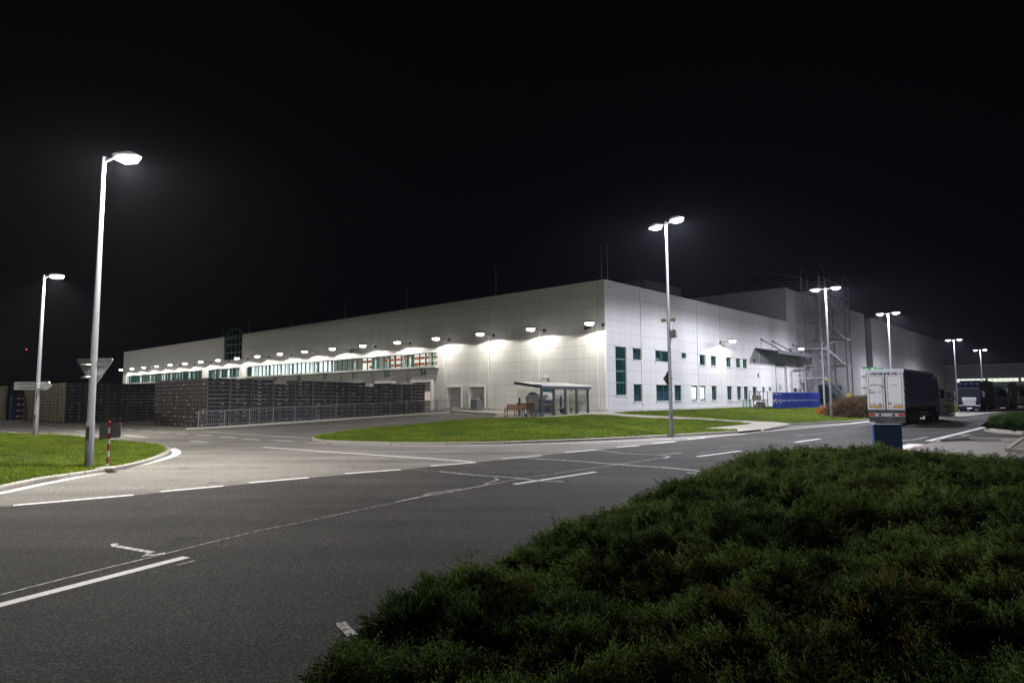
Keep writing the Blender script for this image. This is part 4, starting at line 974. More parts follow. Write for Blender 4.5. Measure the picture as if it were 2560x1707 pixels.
for a,b in zip(SHX[:-1], SHX[1:]):
    m = MB(); z = hs(a,0)+.12; m.box(a+.10,b-.10,-.012,.012,z,zf-.02); o = m.build('glass_pane', GLASS_C, SH)
m = MB(); z = hs(SHX[0],0)+.15; m.box(SHX[0]-.012,SHX[0]+.012,.1,SB-.1,z,zf+.02); m.build('glass_pane', GLASS_C, SH)
m = MB(); z = hs(SHX[-1],0)+.15; m.box(SHX[-1]-.012,SHX[-1]+.012,.1,SB-.6,z,zf+.02); m.build('glass_pane', GLASS_C, SH)
FRST = glass_mat('frosted_stripe', (.72,.72,.68), .05)
for a,b in zip(SHX[1:-1], SHX[2:]):
    m = MB(); z = hs(a,0)
    for k in range(7): x = a+.16+(b-a-.3)*k/7; m.box(x,x+.06,.014,.018,z+.75,z+1.55)
    m.build('glass_stripe', FRST, SH)
m = MB(); x = (SHX[2]+SHX[3])/2; m.box(x-.02,x+.3,.014,.02,hs(x,0)+1.75,hs(x,0)+1.95); m.build('notice', STK, SH)
WOOD = mat('red_brown_slat', (.20,.075,.045), .5, var=.25, vscale=6); WOODL = mat('pale_wood', (.36,.24,.13), .55, var=.2, vscale=6)
def bench(label, bx, by, rz):
    p = L2W(bx, by); t = thing('park_bench', label, 'bench', (p.x,p.y,hs(bx,by)), ANG+rz, 'slatted benches by the shelter')
    m = MB()
    for k in range(4): m.bev(-.75,.75,-.22+.115*k,-.12+.115*k,.42,.46,.008)
    m.build('seat', WOOD, t)
    m = MB()
    for k in range(4): y = .26+.03*k; z = .50+.105*k; m.prism([(y-.015,z),(y+.015,z),(y+.045,z+.09),(y+.015,z+.09)], lambda a,b,s: (s,a,b), -.75, .75)
    m.build('backrest', WOOD, t)
    for x in (-.68,.68):
        m = MB(); m.box(x-.02,x+.02,-.24,-.20,0,.63); m.box(x-.02,x+.02,.20,.24,0,.45); m.bar((x,.22,.44),(x,.40,.93), .04); m.box(x-.02,x+.02,-.24,.24,.38,.42); m.box(x-.025,x+.025,-.26,.28,.63,.66); m.box(x-.02,x+.02,-.2,.2,.0,.03); m.build('side_frame', BLACK, t)
    return t
b1 = G(1294,1046)
bb1 = toB(b1.x, b1.y)
bench('red-brown slatted bench standing in the open left of the bus shelter', bb1[0]-.1, bb1[1]+.2, rad(-28)-ANG+rad(6))
bench('red-brown slatted bench seen through the left glass of the shelter', -7.3, 2.75, rad(-28)-ANG+rad(4))
tb = thing('table', 'narrow brown-topped table on black legs inside the shelter', 'table', L2W(-6.6,1.0,hs(-6.6,1.0)), ANG)
m = MB(); m.bev(-1.1,1.0,-.28,.28,.74,.79,.01); m.build('tabletop', WOODL, tb)
for x in (-.75,.75):
    m = MB(); m.box(x-.03,x+.03,-.03,.03,0,.74); m.box(x-.04,x+.04,-.35,.35,0,.04); m.build('leg', BLACK, tb)
for k,(x,y) in enumerate(((-5.9,.45),(-4.3,.9))):
    sb_ = thing('seat_bench', ('low backless bench between the second and third shelter posts','low backless bench between the third and fourth shelter posts')[k], 'bench', L2W(x,y,hs(x,y)), ANG, 'backless benches in the shelter')
    m = MB(); m.bev(-.75,.75,-.16,.16,.42,.47,.01); m.build('seat', WOODL, sb_)
    for xx in (-.6,.6): m = MB(); m.box(xx-.04,xx+.04,-.05,.05,0,.42); m.box(xx-.05,xx+.05,-.15,.15,0,.02); m.build('leg', ANT, sb_)
KI = thing('arched_kiosk', 'small grey kiosk with a white barrel roof and a slatted arched front', 'kiosk', L2W(-3.2,3.7,hs(-3.2,3.7)), ANG+math.pi/2)
arc2 = [(.78*math.cos(a), 1.05+.62*math.sin(a)) for a in np.linspace(0, math.pi, 15)]
m = MB(); m.tube([(x*.93,0.02,z) for x,z in arc2], .05, 6); m.box(-.76,-.66,0,.06,0,1.05); m.box(.66,.76,0,.06,0,1.05); m.box(-.66,.66,0,.05,0,.35); m.build('front_frame', ANT, KI)
m = MB()
for i in range(len(arc2)-1): 
    (a,b),(c,d) = arc2[i],arc2[i+1]; m.add([(a,-.08,b),(c,-.08,d),(c,1.9,d),(a,1.9,b),(a*.95,-.08,b-.03),(c*.95,-.08,d-.03),(c*.95,1.9,d-.03),(a*.95,1.9,b-.03)], [(0,1,2,3),(4,7,6,5),(0,4,5,1),(3,2,6,7)])
m.build('barrel_roof', mat('opal_roof', (.68,.68,.66), .5), KI)
m = MB()
for k in range(5): x = -.58+.29*k; m.box(x-.04,x+.04,-.03,-.002,.15,1.05+.5*math.sqrt(max(0,1-(x/.78)**2)))
m.build('slat', ANT, KI)
m = MB(); m.box(-.7,-.62,.05,1.85,0,1.05); m.box(.62,.7,.05,1.85,0,1.05); m.build('side_panel', ANT, KI); m = MB(); m.box(-.62,.62,1.8,1.85,0,1.5); m.build('back_panel', mat('pale_back_panel', (.4,.41,.42), .5), KI)
HC = G(1331,1046.5)
hc = thing('hand_cart', 'low flat hand cart with black wheels behind the shelter end', 'cart', (HC.x,HC.y,HC.z+.13), ANG)
m = MB(); m.box(-.5,.9,-.3,.3,.2,.26); m.build('deck', mat('violet_grey_board', (.12,.10,.14), .6), hc)
for x in (-.35,.7):
    for y in (-.28,.28): m = MB(); m.wheel((x,y,.11), .11, .06); m.build('wheel', [RUBBER, GALVD], hc)
bp = L2W(-1.55, 13.0)
TB = thing('litter_bin', 'square grey litter bin with an open lid by the right hatch door', 'bin', L2W(-1.3,14.0,.83), ANG)
m = MB(); m.bev(-.4,.4,-.45,.45,0,1.02,.03); m.build('body', mat('bin_grey', (.20,.21,.22), .45, .4), TB)
m = MB(); m.prism([(-.44,1.03),(.44,1.12),(.44,1.17),(-.44,1.08)], lambda a,b,t: (a,t,b), -.47, .47); m.build('lid', GALV, TB)
m = MB(); m.box(.1,.22,-.55,-.46,1.0,1.35); m.build('red_handle', CRED, TB)

# ------------------------------------------------------------------ blue containers, cages, green things by the stairs
BLU = mat('bright_blue_box', (.010,.035,.28), .45, var=.2, vscale=2); BLU2 = mat('blue_box_rib', (.006,.018,.15), .5)
CBw = 1.17
cb = MB(); cb.box(.05,CBw-.17,.05,1.10,.16,.90,0); cb.box(0,CBw-.12,0,1.15,.84,.90,0)
for x in (.0,.33,.66,.99): cb.box(x,x+.06,-.03,.05,.0,.86,1)
cb.box(0,CBw-.12,-.035,.05,.10,.18,1)
for y in (.05,.45,.85,1.05): cb.box(-.03,0,y,y+.06,.1,.93,1)
for x in (.05,.95): cb.box(x,x+.14,.02,1.1,0,.1,1)
for y,wd,h in ((.15,.10,.13),(.38,.05,.04),(.58,.12,.12),(.9,.14,.1)): cb.box(-.034,-.03,y,y+wd,.66,.66+h,2)
o_ = cb.build('blue_container', [BLU,BLU2,STK]); mec = o_.data; bpy.data.objects.remove(o_)
cb2 = MB(); cb2.v, cb2.f, cb2.m = [], [], []
kx = pR(2050,1000,-4.08)[0]
nb = int((kx-28.9)/CBw)
for i in range(nb):
    for l in range(2):
        o = bpy.data.objects.new('blue_container', mec); COL.objects.link(o); x = 28.9+CBw*i; o.location = L2W(x, -4.08, Zg(*L2W(x,-4.08)[:2])+.08+.97*l); o.rotation_euler = (0,0,ANG+random.uniform(-.03,.03)); o.location += Vector((random.uniform(-.03,.03), random.uniform(-.05,.05), 0))
        tag(o, 'bright blue container, %s in the %s row counting from the wire cage' % (NW[i], ('lower','upper')[l]), 'container', 'blue containers on the side lawn')
CG = thing('wire_cage', 'open black steel cage standing left of the blue containers', 'cage', L2W(25.6,-2.75,Zg(*L2W(25.6,-2.75)[:2])+.08), ANG)
m = MB()
for x in (0,1.1,2.4):
    for y in (0,1.1): m.box(x-.03,x+.03,y-.03,y+.03,0,1.95)
for z in (.05,1.0,1.92):
    for y in (0,1.1): m.box(0,2.4,y-.025,y+.025,z-.03,z+.03)
    for x in (0,2.4): m.box(x-.025,x+.025,0,1.1,z-.03,z+.03)
m.build('frame', mat('rusty_black_steel', (.04,.034,.03), .6, var=.3), CG)
m = MB()
for k in range(1,16): m.box(2.4*k/16-.006,2.4*k/16+.006,-.012,.0,.05,.98); 
for k in range(1,8): m.box(0,2.4,-.012,0,.12*k+.02,.12*k+.032)
m.build('mesh_panel', DKST, CG)
m = MB(); m.box(.2,1.0,.2,.9,1.0,1.5); m.box(1.3,2.2,.2,.9,.08,.75); m.box(.2,.9,.15,.8,.08,.5); m.build('load', mat('dull_load', (.10,.09,.07), .7, var=.4), CG)
GB = thing('mesh_barrier', 'low green mesh barrier in front of the last tall ground-floor window', 'barrier', L2W(23.2,-1.9,Zg(*L2W(23.2,-1.9)[:2])+.05), ANG)
GRN = mat('green_steel', (.03,.22,.13), .5)
m = MB()
for x in (0,.9,2.1): m.box(x-.03,x+.03,-.03,.03,0,1.05)
m.box(0,2.1,-.02,.02,1.0,1.05); m.box(0,2.1,-.02,.02,.05,.1); m.build('frame', GRN, GB)
m = MB()
for k in range(1,14): m.box(2.1*k/14-.005,2.1*k/14+.005,-.006,.006,.1,1.0)
for k in range(1,7): m.box(0,2.1,-.006,.006,.1+.13*k,.11+.13*k)
m.build('mesh_panel', GRN, GB)
rk = pD(2152,990,75); 
RK = thing('ladder_rack', 'tall white and green steel rack behind the lorry trailer', 'rack', (pD(2156,985,72).x,72,.05), ANG)
m = MB()
for x in (0,2.6,5.2):
    for y in (0,-1.1): m.box(x-.06,x+.06,y-.06,y+.06,0,5.1)
m.build('post', mat('white_steel', (.68,.69,.68), .45), RK)
m = MB()
for z in (1.15,2.75,4.0,5.0):
    for y in (0,-1.1): m.box(-.06,5.26,y-.04,y+.04,z,z+.12)
    for x in (0,2.6,5.2): m.box(x-.04,x+.04,-1.1,0,z,z+.12)
    m.box(.05,.35,-1.16,-1.1,z-.35,z)
m.build('beam', mat('bright_green_steel', (.02,.18,.07), .5), RK)
m = MB()
for z in (.6,1.9,3.3,4.5): m.box(0,5.2,-.03,.03,z,z+.06); m.box(-.03,.03,-1.1,0,z,z+.06)
m.build('rung', mat('white_steel', (.68,.69,.68), .45), RK)

# ------------------------------------------------------------------ lorries
NAVY = mat('navy_tarpaulin', (.024,.028,.085), .42, var=.25, vscale=1.2, bump=.15, bscale=3)
DOORW = mat('white_trailer_door', (.78,.785,.80), .4, var=.08, vscale=2)
CHAS = mat('black_chassis', (.012,.012,.013), .6)
REFY = mat('yellow_reflector', (.62,.40,.02), .4); REFR = mat('red_reflector', (.45,.02,.015), .4); OLV = mat('olive_outline_tape', (.36,.31,.08), .5)
TAIL = mat('red_tail_lamp', (.40,.015,.02), .25); PRT = mat('black_print', (.02,.02,.025), .5)
PLATE = mat('number_plate', (.55,.57,.6), .4); DARKG = mat('cab_glass', (.01,.012,.016), .05, spec=.8)
XR, UP = (0,-1,0), (0,0,1)
def truck(label, loc, side, L=11.0, cab=NAVY, rear=True, Wd=2.35, Hh=3.85, zb0=1.04, skirt=CHAS):
    t = thing('lorry', label, 'lorry', loc, ANG, 'lorries parked along the road'); w = Wd/2
    m = MB(); m.box(.06,L,-w,w,zb0+.02,Hh-.17,0); 
    for k in range(1,6): m.box(L*k/6-.02,L*k/6+.02,-w-.012,-w,zb0+.25,Hh-.22,0); m.box(L*k/6-.02,L*k/6+.02,w,w+.012,zb0+.25,Hh-.22,0)
    m.box(.06,L,-w-.015,-w,zb0+.02,zb0+.24,1); m.box(.06,L,w,w+.015,zb0+.02,zb0+.24,1)
    body = m.build('trailer_body', [side, skirt], t)
    m = MB(); m.box(0,L+.03,-w-.03,w+.03,Hh-.16,Hh-.02,0); m.box(0,L,-w,w,Hh-.02,Hh,0); m.build('roof', GALV, t)
    for y in (-w-.018, w+.016):
        m = MB(); m.box(.1,L-.05,y-.003,y+.004,zb0+.26,zb0+.31); m.build('side_stripe', mat('orange_stripe', (.42,.07,.02), .4), t)
    m = MB(); m.box(.1,L-.2,-.5,.5,.72,zb0); m.box(.3,3.6,-w+.1,w-.1,.62,.75)
    m.box(L-1.9,L-1.7,-.6,.6,.25,.9); m.build('chassis', CHAS, t)
    for x in (2.0,3.15,4.3):
        for y in (-w+.18, w-.18): m = MB(); m.wheel((x,y,.46), .46, .34); m.build('wheel', [RUBBER, DKST], t)
    m = MB(); 
    for y in (-w+.05, w-.09): m.box(5.0,8.6,y,y+.04,.45,.55); m.box(5.0,8.6,y,y+.04,.68,.78)
    m.build('side_guard', GALVD, t)
    for x in (L-1.6,):
        for y in (-w+.2, w-.2): m = MB(); m.wheel((x,y,.46), .46, .5); m.build('wheel', [RUBBER, DKST], t)
    # cab
    c0, c1 = L+.35, L+2.2; cw = w*.98
    m = MB(); m.prism([(c0,.75),(c1-.02,.6),(c1+.06,1.2),(c1,1.75),(c1-.22,2.9),(c1-.75,3.5),(c0,3.62)], lambda a,b,y: (a,y,b), -cw, cw); cabo = m.build('cab', cab, t)
    def fx(z): return c1+.06-(z-1.2)*.11 if z < 1.75 else c1-(z-1.75)*.19
    m = MB(); z0, z1 = 1.86, 2.72
    m.quad((fx(z0)+.02,-cw+.1,z0),(fx(z0)+.02,cw-.1,z0),(fx(z1)+.02,cw-.16,z1),(fx(z1)+.02,-cw+.16,z1)); m.build('windscreen', DARKG, cabo)
    for y in (-cw-.006, cw+.006):
        m = MB(); m.quad((c1-1.25,y,1.9),(c1-.35,y,1.85),(c1-.48,y,2.6),(c1-1.2,y,2.6)); m.build('side_window', DARKG, cabo)
    m = MB(); m.box(c1+.03,c1+.10,-.72,.72,1.52,1.72,0)
    for k in range(5): m.box(c1+.02,c1+.10,-.70+.03*k,.70-.03*k,1.36-.15*k,1.44-.15*k,0)
    m.box(c1-.0,c1+.07,-.62,.62,.7,1.5,1); m.build('grille', [mat('dull_chrome', (.34,.34,.35), .35, .6), CHAS], cabo)
    m = MB(); m.box(c1-.5,c1+.10,-cw,cw,.32,.66); m.box(c1+.1,c1+.12,-.26,.26,.38,.5); m.build('bumper', cab, cabo)
    m = MB(); m.box(c1+.121,c1+.13,-.25,.25,.385,.495); m.build('number_plate', PLATE, cabo)
    for y in (-cw+.3, cw-.3): m = MB(); m.box(c1-.1,c1+.115,y-.24,y+.24,.68,.86); m.build('headlight', mat('headlight_glass', (.12,.125,.13), .4, .0), cabo)
    for y in (-cw-.28, cw+.28): 
        m = MB(); m.bev(c1-.55,c1-.33,y-.14,y+.14,1.75,2.5,.03); m.bar((c1-.5,y*.8,2.45),(c1-.5,y,2.45),.05); m.bar((c1-.5,y*.8,1.85),(c1-.5,y,1.85),.05); m.build('mirror', CHAS, cabo)
    m = MB(); m.box(c1-.42,c1-.05,-cw+.1,cw-.1,2.80,2.86); m.build('sun_visor', CHAS, cabo)
    for y in (-.8,-.27,.27,.8): m = MB(); m.bev(c1-.66,c1-.44,y-.12,y+.12,3.37,3.44,.02); m.build('roof_lamp', GALVD, cabo)
    m = MB(); m.prism([(c0,.75),(c0+.3,.75),(c0+.3,3.6),(c0,Hh-.05)], lambda a,b,y: (a,y,b), -cw+.05, cw-.05); m.build('wind_deflector', cab, cabo)
    for y in (-cw+.2, cw-.2): m = MB(); m.wheel((c1-.75,y,.46), .46, .32); m.build('wheel', [RUBBER, GALVD], t)
    # rear
    if rear:
        for s_,(ya,yb) in enumerate(((.03,w-.03),(-w+.03,-.03))):
            m = MB(); m.bev(-.01,.05,ya,yb,zb0,Hh-.36,.015)
            for k in range(1,18): y = ya+(yb-ya)*k/18; m.box(-.0115,-.01,y-.008,y+.008,zb0+.2,Hh-.5)
            d = m.build('rear_door', DOORW, t)
            m = MB(); o_ = .10
            for (y0,y1,z0,z1) in ((ya+o_,ya+o_+.045,zb0+.1,Hh-.46),(yb-o_-.045,yb-o_,zb0+.1,Hh-.46),(ya+o_,yb-o_,Hh-.505,Hh-.46),(ya+o_,yb-o_,zb0+.10,zb0+.145)):
                if (z1 > 3 and z0 > 3) or z0 < 2: m.box(-.016,-.0122,y0,y1,z0,z1)
            m.build('outline_tape', OLV, d)
            ye = yb-.14 if s_ == 0 else ya+.14; sg = -1 if s_ == 0 else 1
            m = MB(); m.box(-.022,-.0165,min(ye,ye+sg*.52),max(ye,ye+sg*.52),zb0+.13,zb0+.30,1); m.box(-.026,-.0225,min(ye+sg*.03,ye+sg*.49),max(ye+sg*.03,ye+sg*.49),zb0+.155,zb0+.275,0); m.build('marker_board', [REFY, REFR], d)
            ey = yb+.02 if s_ == 0 else ya-.06
            m = MB()
            for z in (1.5,2.0,2.5,3.0): m.box(-.03,.03,ey,ey+.04,z,z+.12)
            m.build('hinge', GALV, d)
            if s_ == 0:
                s = 'MICHAL GUMBÍR'; n = len(s); cy, cz, Rr = (ya+yb)/2, 2.18, .72
                for i,ch in enumerate(s):
                    if ch == ' ': continue
                    a = rad(128-i*76/(n-1)-14); X = (0,-math.sin(a),-math.cos(a)); Y = (0,-math.cos(a),math.sin(a))
                    text('letter', ch, .135, PRT, d, (-.013, cy-Rr*math.cos(a), cz+Rr*math.sin(a)-.12), X, Y, bold=.004)
                m = MB()                                        # drawn lorry below the arched name
                for a,b,c,e in ((.42,.30,2.42,2.47),(.44,.40,2.2,2.45),(.42,.22,2.20,2.25),(.36,.12,2.30,2.33),(.30,.10,2.16,2.21),(-.16,-.36,2.23,2.27),(.14,-.02,2.22,2.27)): m.box(-.016,-.0125,cy+min(a,b),cy+max(a,b),c,e)
                m.bar((-.015,cy+.2,2.50),(-.015,cy-.36,2.47),.006); m.bar((-.015,cy-.36,2.47),(-.015,cy-.36,2.27),.006)
                m.build('drawn_lorry', PRT, d)
                m = MB(); m.box(-.05,-.012,cy-.32,cy-.14,zb0+.16,zb0+.42); m.build('document_box', mat('beige_box', (.32,.26,.19), .6), d)
                text('letter', 'TIR', .12, PRT, d, (-.013, cy-.43, zb0+.24), XR, UP)
                m = MB(); m.tube([(-.014,cy+.30+.08*math.cos(a),zb0+.40+.08*math.sin(a)) for a in np.linspace(0,2*math.pi,17)], .008, 4); m.build('round_sticker', REFR, d)
                m = MB(); m.box(-.016,-.0125,cy+.02,cy+.2,zb0+.36,zb0+.42); m.build('dark_sticker', PRT, d)
            else:
                cy = (ya+yb)/2
                m = MB(); m.box(-.016,-.0125,cy-.22,cy+.2,2.72,2.745); m.build('thin_print', PRT, d)
                m = MB(); m.tube([(-.014,cy+.32+.08*math.cos(a),zb0+.42+.08*math.sin(a)) for a in np.linspace(0,2*math.pi,17)], .016, 4); m.box(-.016,-.0125,cy+.28,cy+.36,zb0+.39,zb0+.45); m.build('round_sticker', PRT, d)
                m = MB(); m.box(-.016,-.0125,cy-.12,cy+.06,zb0+.34,zb0+.5); m.build('pale_sticker', PLATE, d)
                m = MB(); m.box(-.016,-.0125,cy-.45,cy-.15,zb0+.335,zb0+.375); m.box(-.016,-.0125,cy+.05,cy+.22,zb0+.16,zb0+.185); m.build('blue_print', mat('blue_print', (.02,.06,.25), .5), d)
        m = MB(); m.box(-.04,.05,-.03,.03,zb0,Hh-.36); m.build('door_seal', CHAS, t)
        for y in (-.75,-.3,.15,.55):
            m = MB(); m.box(-.06,-.02,y-.02,y+.30,Hh-.32,Hh-.26); m.box(-.07,-.015,y,y+.05,Hh-.42,Hh-.2); m.build('lock_keeper', CHAS, t)
        m = MB(); m.bev(-.05,.06,-w-.02,w+.02,Hh-.34,Hh-.165,.02); m.build('top_frame', GALV, t)
        m = MB(); m.box(-.02,.06,-w,w,zb0-.14,zb0-.01); m.build('rear_sill', DKST, t)
        m = MB(); m.box(.05,.15,-w+.05,w-.05,.55,.80); m.build('light_bar', mat('light_bar_white', (.42,.43,.45), .45), t)
        for y0,y1 in ((w-.45,w-.07),(-w+.07,-w+.45)): m = MB(); m.bev(.01,.05,y0,y1,.60,.77,.01); m.build('tail_lamp', TAIL, t)
        m = MB(); m.box(.035,.049,-.26,.26,.61,.73); m.box(.03,.049,.26,.29,.61,.73); m.build('number_plate', PLATE, t)
        for y in (.42,-.42): m = MB(); m.bev(.01,.05,y-.08,y+.08,.58,.74,.02); m.build('coupling', CHAS, t)
        m = MB(); m.box(.10,.13,-w+.06,w-.06,.16,.545); f = m.build('mudflap', mat('black_mudflap', (.02,.02,.021), .5), t)
        text('letter', 'PANAV', .24, mat('mudflap_print', (.09,.09,.095), .5), f, (.097, 0, .36), XR, UP, bold=.006)
        m = MB()
        for sg in (1,-1):
            for k in range(3): m.bar((.097,sg*(w-.15-.12*k),.25),(.097,sg*(w-.28-.12*k),.45),.03,.004)
        m.box(.09,.099,-w+.08,w-.08,.16,.20); m.build('mudflap_stripe', GALVD, f)
    return t
truck('lorry with white rear doors and a navy tarpaulin trailer parked at the kerb', L2W(6.0,-19.25), NAVY)
def facing(label, bx, by, side, cabm, L=10.6, skirt=CHAS):
    t = truck(label, (0,0,0), side, L, cabm, rear=False, skirt=skirt)
    t.location = L2W(bx+L+2.3, by); t.rotation_euler = (0,0,ANG+math.pi); return t
TARPG = mat('grey_tarpaulin', (.075,.08,.09), .45, var=.2, vscale=1.5); TARPW = mat('pale_tarpaulin', (.20,.20,.19), .5, var=.15); TARPB = mat('brown_grey_tarpaulin', (.10,.085,.075), .5, var=.2)
DNAVY = mat('dark_blue_cab_paint', (.003,.003,.012), .5, spec=.06)
facing('dark blue lorry with a chrome grille parked nose towards the camera', 50.6, -18.55, TARPG, DNAVY)
facing('lorry with a pale tarpaulin parked just behind the dark blue lorry', 66.0, -19.9, TARPW, mat('green_grey_cab', (.06,.08,.075), .3))
facing('lorry with a brownish trailer, third in the row of parked lorries', 81.0, -21.0, TARPB, mat('maroon_cab', (.035,.012,.012), .3))
facing('white-cabbed lorry with a grey-blue trailer at the right edge', 100.0, -25.2, TARPG, mat('white_cab', (.55,.50,.52), .35))

# pallets standing beside the white-doored lorry's cab
pm = MB()
for y in (0,.42,.86): pm.box(0,1.2,y,y+.1,0,.09)
for k in range(6): pm.box(.21*k,.21*k+.14,0,.96,.09,.12)
for k in range(3): pm.box(.53*k,.53*k+.12,0,.96,-.0,.02)
o_ = pm.build('pallet', mat('dark_wood_pallet', (.05,.04,.035), .8, var=.3)); mep = o_.data; bpy.data.objects.remove(o_)
pp = pD(2344,1035,62)
for i in range(2):
    for l in range(16 if i else 18):
        o = bpy.data.objects.new('pallet', mep); COL.objects.link(o); o.location = (pp.x-.1+1.05*i, 62+.5*i, .02+.148*l); o.rotation_euler = (0,0,rad(8)+random.uniform(-.05,.05))
        tag(o, 'dark pallet, %s up in the %s pile beside the white-doored lorry' % (NW[l] if l < 20 else 'top', ('taller left','lower right')[i]), 'pallet', 'pallets piled by the lorry')
hr = thing('handrail', 'two pale sloping handrail tubes on the grass bank behind the pallets', 'handrail', (0,0,0))
q0, q1, q2, q3 = pD(2367,994,85), pD(2388,1003,85), pD(2366,1004,85), pD(2387,1012,85)
for a,b in ((q0,q1),(q2,q3)): m = MB(); m.tube([a,b], .05, 6); m.build('tube', mat('pale_tube', (.45,.38,.3), .5), hr)
m = MB(); m.tube([q0,Vector((q0.x,q0.y,0))], .04, 6); m.tube([q1,Vector((q1.x,q1.y,0))], .04, 6); m.build('post', GALVD, hr)

# ------------------------------------------------------------------ parking sign
ps = pD(2219,1122,19.0); PS = thing('parking_sign', 'low blue parking sign slab at the edge of the juniper', 'sign', (ps.x, 19.0, 0), rad(-1))
zt = pD(2219,1061,19.0).z
m = MB(); m.bev(-.40,.41,-.06,.06,.1,zt,.008); m.build('panel', mat('blue_sign_paint', (.06,.13,.36), .45), PS)
m = MB(); m.box(-.42,.43,-.065,.065,zt+.001,zt+.02); m.build('top_cap', mat('lamplit_cap', (.7,.7,.72), .5), PS)  # white tone stands in for lamplight on the slab top
LT = mat('grey_lettering', (.17,.24,.40), .5)
for k,s in enumerate(('Parking','Parken','Parking')): text('lettering', s, .125, LT, PS, (-.31, -.062, zt-.20-.115*k), (1,0,0), (0,0,1), align='LEFT', depth=.0015)
m = MB(); m.box(-.3,-.24,-.03,.03,-.1,.1); m.box(.24,.3,-.03,.03,-.1,.1); m.build('leg', GALVD, PS)

# ------------------------------------------------------------------ vegetation
VEG = vcol_mat('foliage', .65, .4); GRS = vcol_mat('grass_blades', .55, .3)
def mesh_np(name, V, F, tint, m, kind=None):
    me = bpy.data.meshes.new(name); nV, nF = len(V), len(F)
    me.vertices.add(nV); me.vertices.foreach_set('co', V.astype(np.float32).ravel())
    me.loops.add(nF*3); me.polygons.add(nF)
    me.polygons.foreach_set('loop_start', np.arange(0, nF*3, 3, dtype=np.int32)); me.loops.foreach_set('vertex_index', F.astype(np.int32).ravel())
    a = me.color_attributes.new('tint', 'FLOAT_COLOR', 'POINT'); c = np.ones((nV,4), np.float32); c[:,:3] = tint; a.data.foreach_set('color', c.ravel())
    me.materials.append(m); me.update(calc_edges=True); me.validate()
    o = bpy.data.objects.new(name, me); COL.objects.link(o)
    if kind: o['kind'] = kind
    return o
def in_poly(poly, X, Y):
    c = np.zeros(len(X), bool); n = len(poly); j = n-1
    for i in range(n):
        xi, yi = poly[i]; xj, yj = poly[j]
        if yi != yj: c ^= ((yi > Y) != (yj > Y)) & (X < (xj-xi)*(Y-yi)/(yj-yi)+xi)
        j = i
    return c
def scatter(poly, dens):
    a = np.array(poly); lo, hi = a.min(0), a.max(0); n = int(dens*np.prod(hi-lo)); p = rng.random((n,2))*(hi-lo)+lo
    return p[in_poly(poly, p[:,0], p[:,1])]
def noise2(x, y, s, seed=0):
    r = np.random.default_rng(seed); k = r.random((64,64)); u, v = x/s, y/s; i, j = np.floor(u).astype(int), np.floor(v).astype(int); fu, fv = u-i, v-j
    fu, fv = fu*fu*(3-2*fu), fv*fv*(3-2*fv); g = lambda a,b: k[a%64,b%64]
    return (g(i,j)*(1-fu)+g(i+1,j)*fu)*(1-fv)+(g(i,j+1)*(1-fu)+g(i+1,j+1)*fu)*fv
def grass(name, poly, dz, dens, h, w, label):
    p = scatter(poly, dens); n = len(p); zz = np.array([Zg(x,y) for x,y in p])+dz
    nz = noise2(p[:,0],p[:,1],1.7,3)*.5+noise2(p[:,0],p[:,1],.45,4)*.5; tuft = noise2(p[:,0],p[:,1],.6,14) > .82; dryp = noise2(p[:,0],p[:,1],2.3,17)
    th = rng.random(n)*6.283; hh = h*(.35+.9*rng.random(n))*(.35+1.2*nz)*np.where(tuft,1.5,1); lean = rng.normal(0,.5,(n,2))*hh[:,None]
    dx, dy = np.cos(th)*w/2, np.sin(th)*w/2; V = np.empty((n,3,3))
    V[:,0] = np.c_[p[:,0]-dx, p[:,1]-dy, zz]; V[:,1] = np.c_[p[:,0]+dx, p[:,1]+dy, zz]; V[:,2] = np.c_[p+lean, zz+hh]
    t = (nz+.25*rng.random(n))[:,None]; col = np.array([.056,.128,.012])*(1-t)+np.array([.20,.27,.033])*t
    col *= rng.uniform(.65,1.3,(n,1)); col *= np.where(tuft,.75,1.0)[:,None]; col = col*(1-.35*np.clip(dryp-.55,0,1)[:,None])+np.array([.10,.085,.02])*(.9*np.clip(dryp-.55,0,1))[:,None]; dry = rng.random(n) < .05+.12*np.clip(dryp-.5,0,1); col[dry] = np.array([.24,.20,.07])*rng.uniform(.7,1.2,(dry.sum(),1))
    fl = rng.random(n) < .002+.02*(noise2(p[:,0],p[:,1],1.1,19) > .8); col[fl] = (.45,.45,.38); V[fl,2,2] += h*.4; V[fl,1] = V[fl,2]+np.array([w*1.3,0,-.01]); V[fl,0] = V[fl,2]+np.array([0,w*1.3,-.014])
    o = mesh_np(name, V.reshape(-1,3), np.arange(n*3).reshape(-1,3), np.repeat(col,3,axis=0), GRS, 'stuff'); o['label'] = label; o['category'] = 'grass'; return o
grass('grass', islW, KH-.03, 900, .075, .022, 'short clover-flecked grass on the rounded island at the left')
grass('grass', mdW, KH-.04, 480, .085, .03, 'bright short grass on the mound before the shelter')
grass('grass', rgW, KH-.04, 240, .08, .04, 'short grass lawn below the windowed side wall')
grass('grass', bank, .14, 150, .09, .05, 'grass strip behind the pallets')
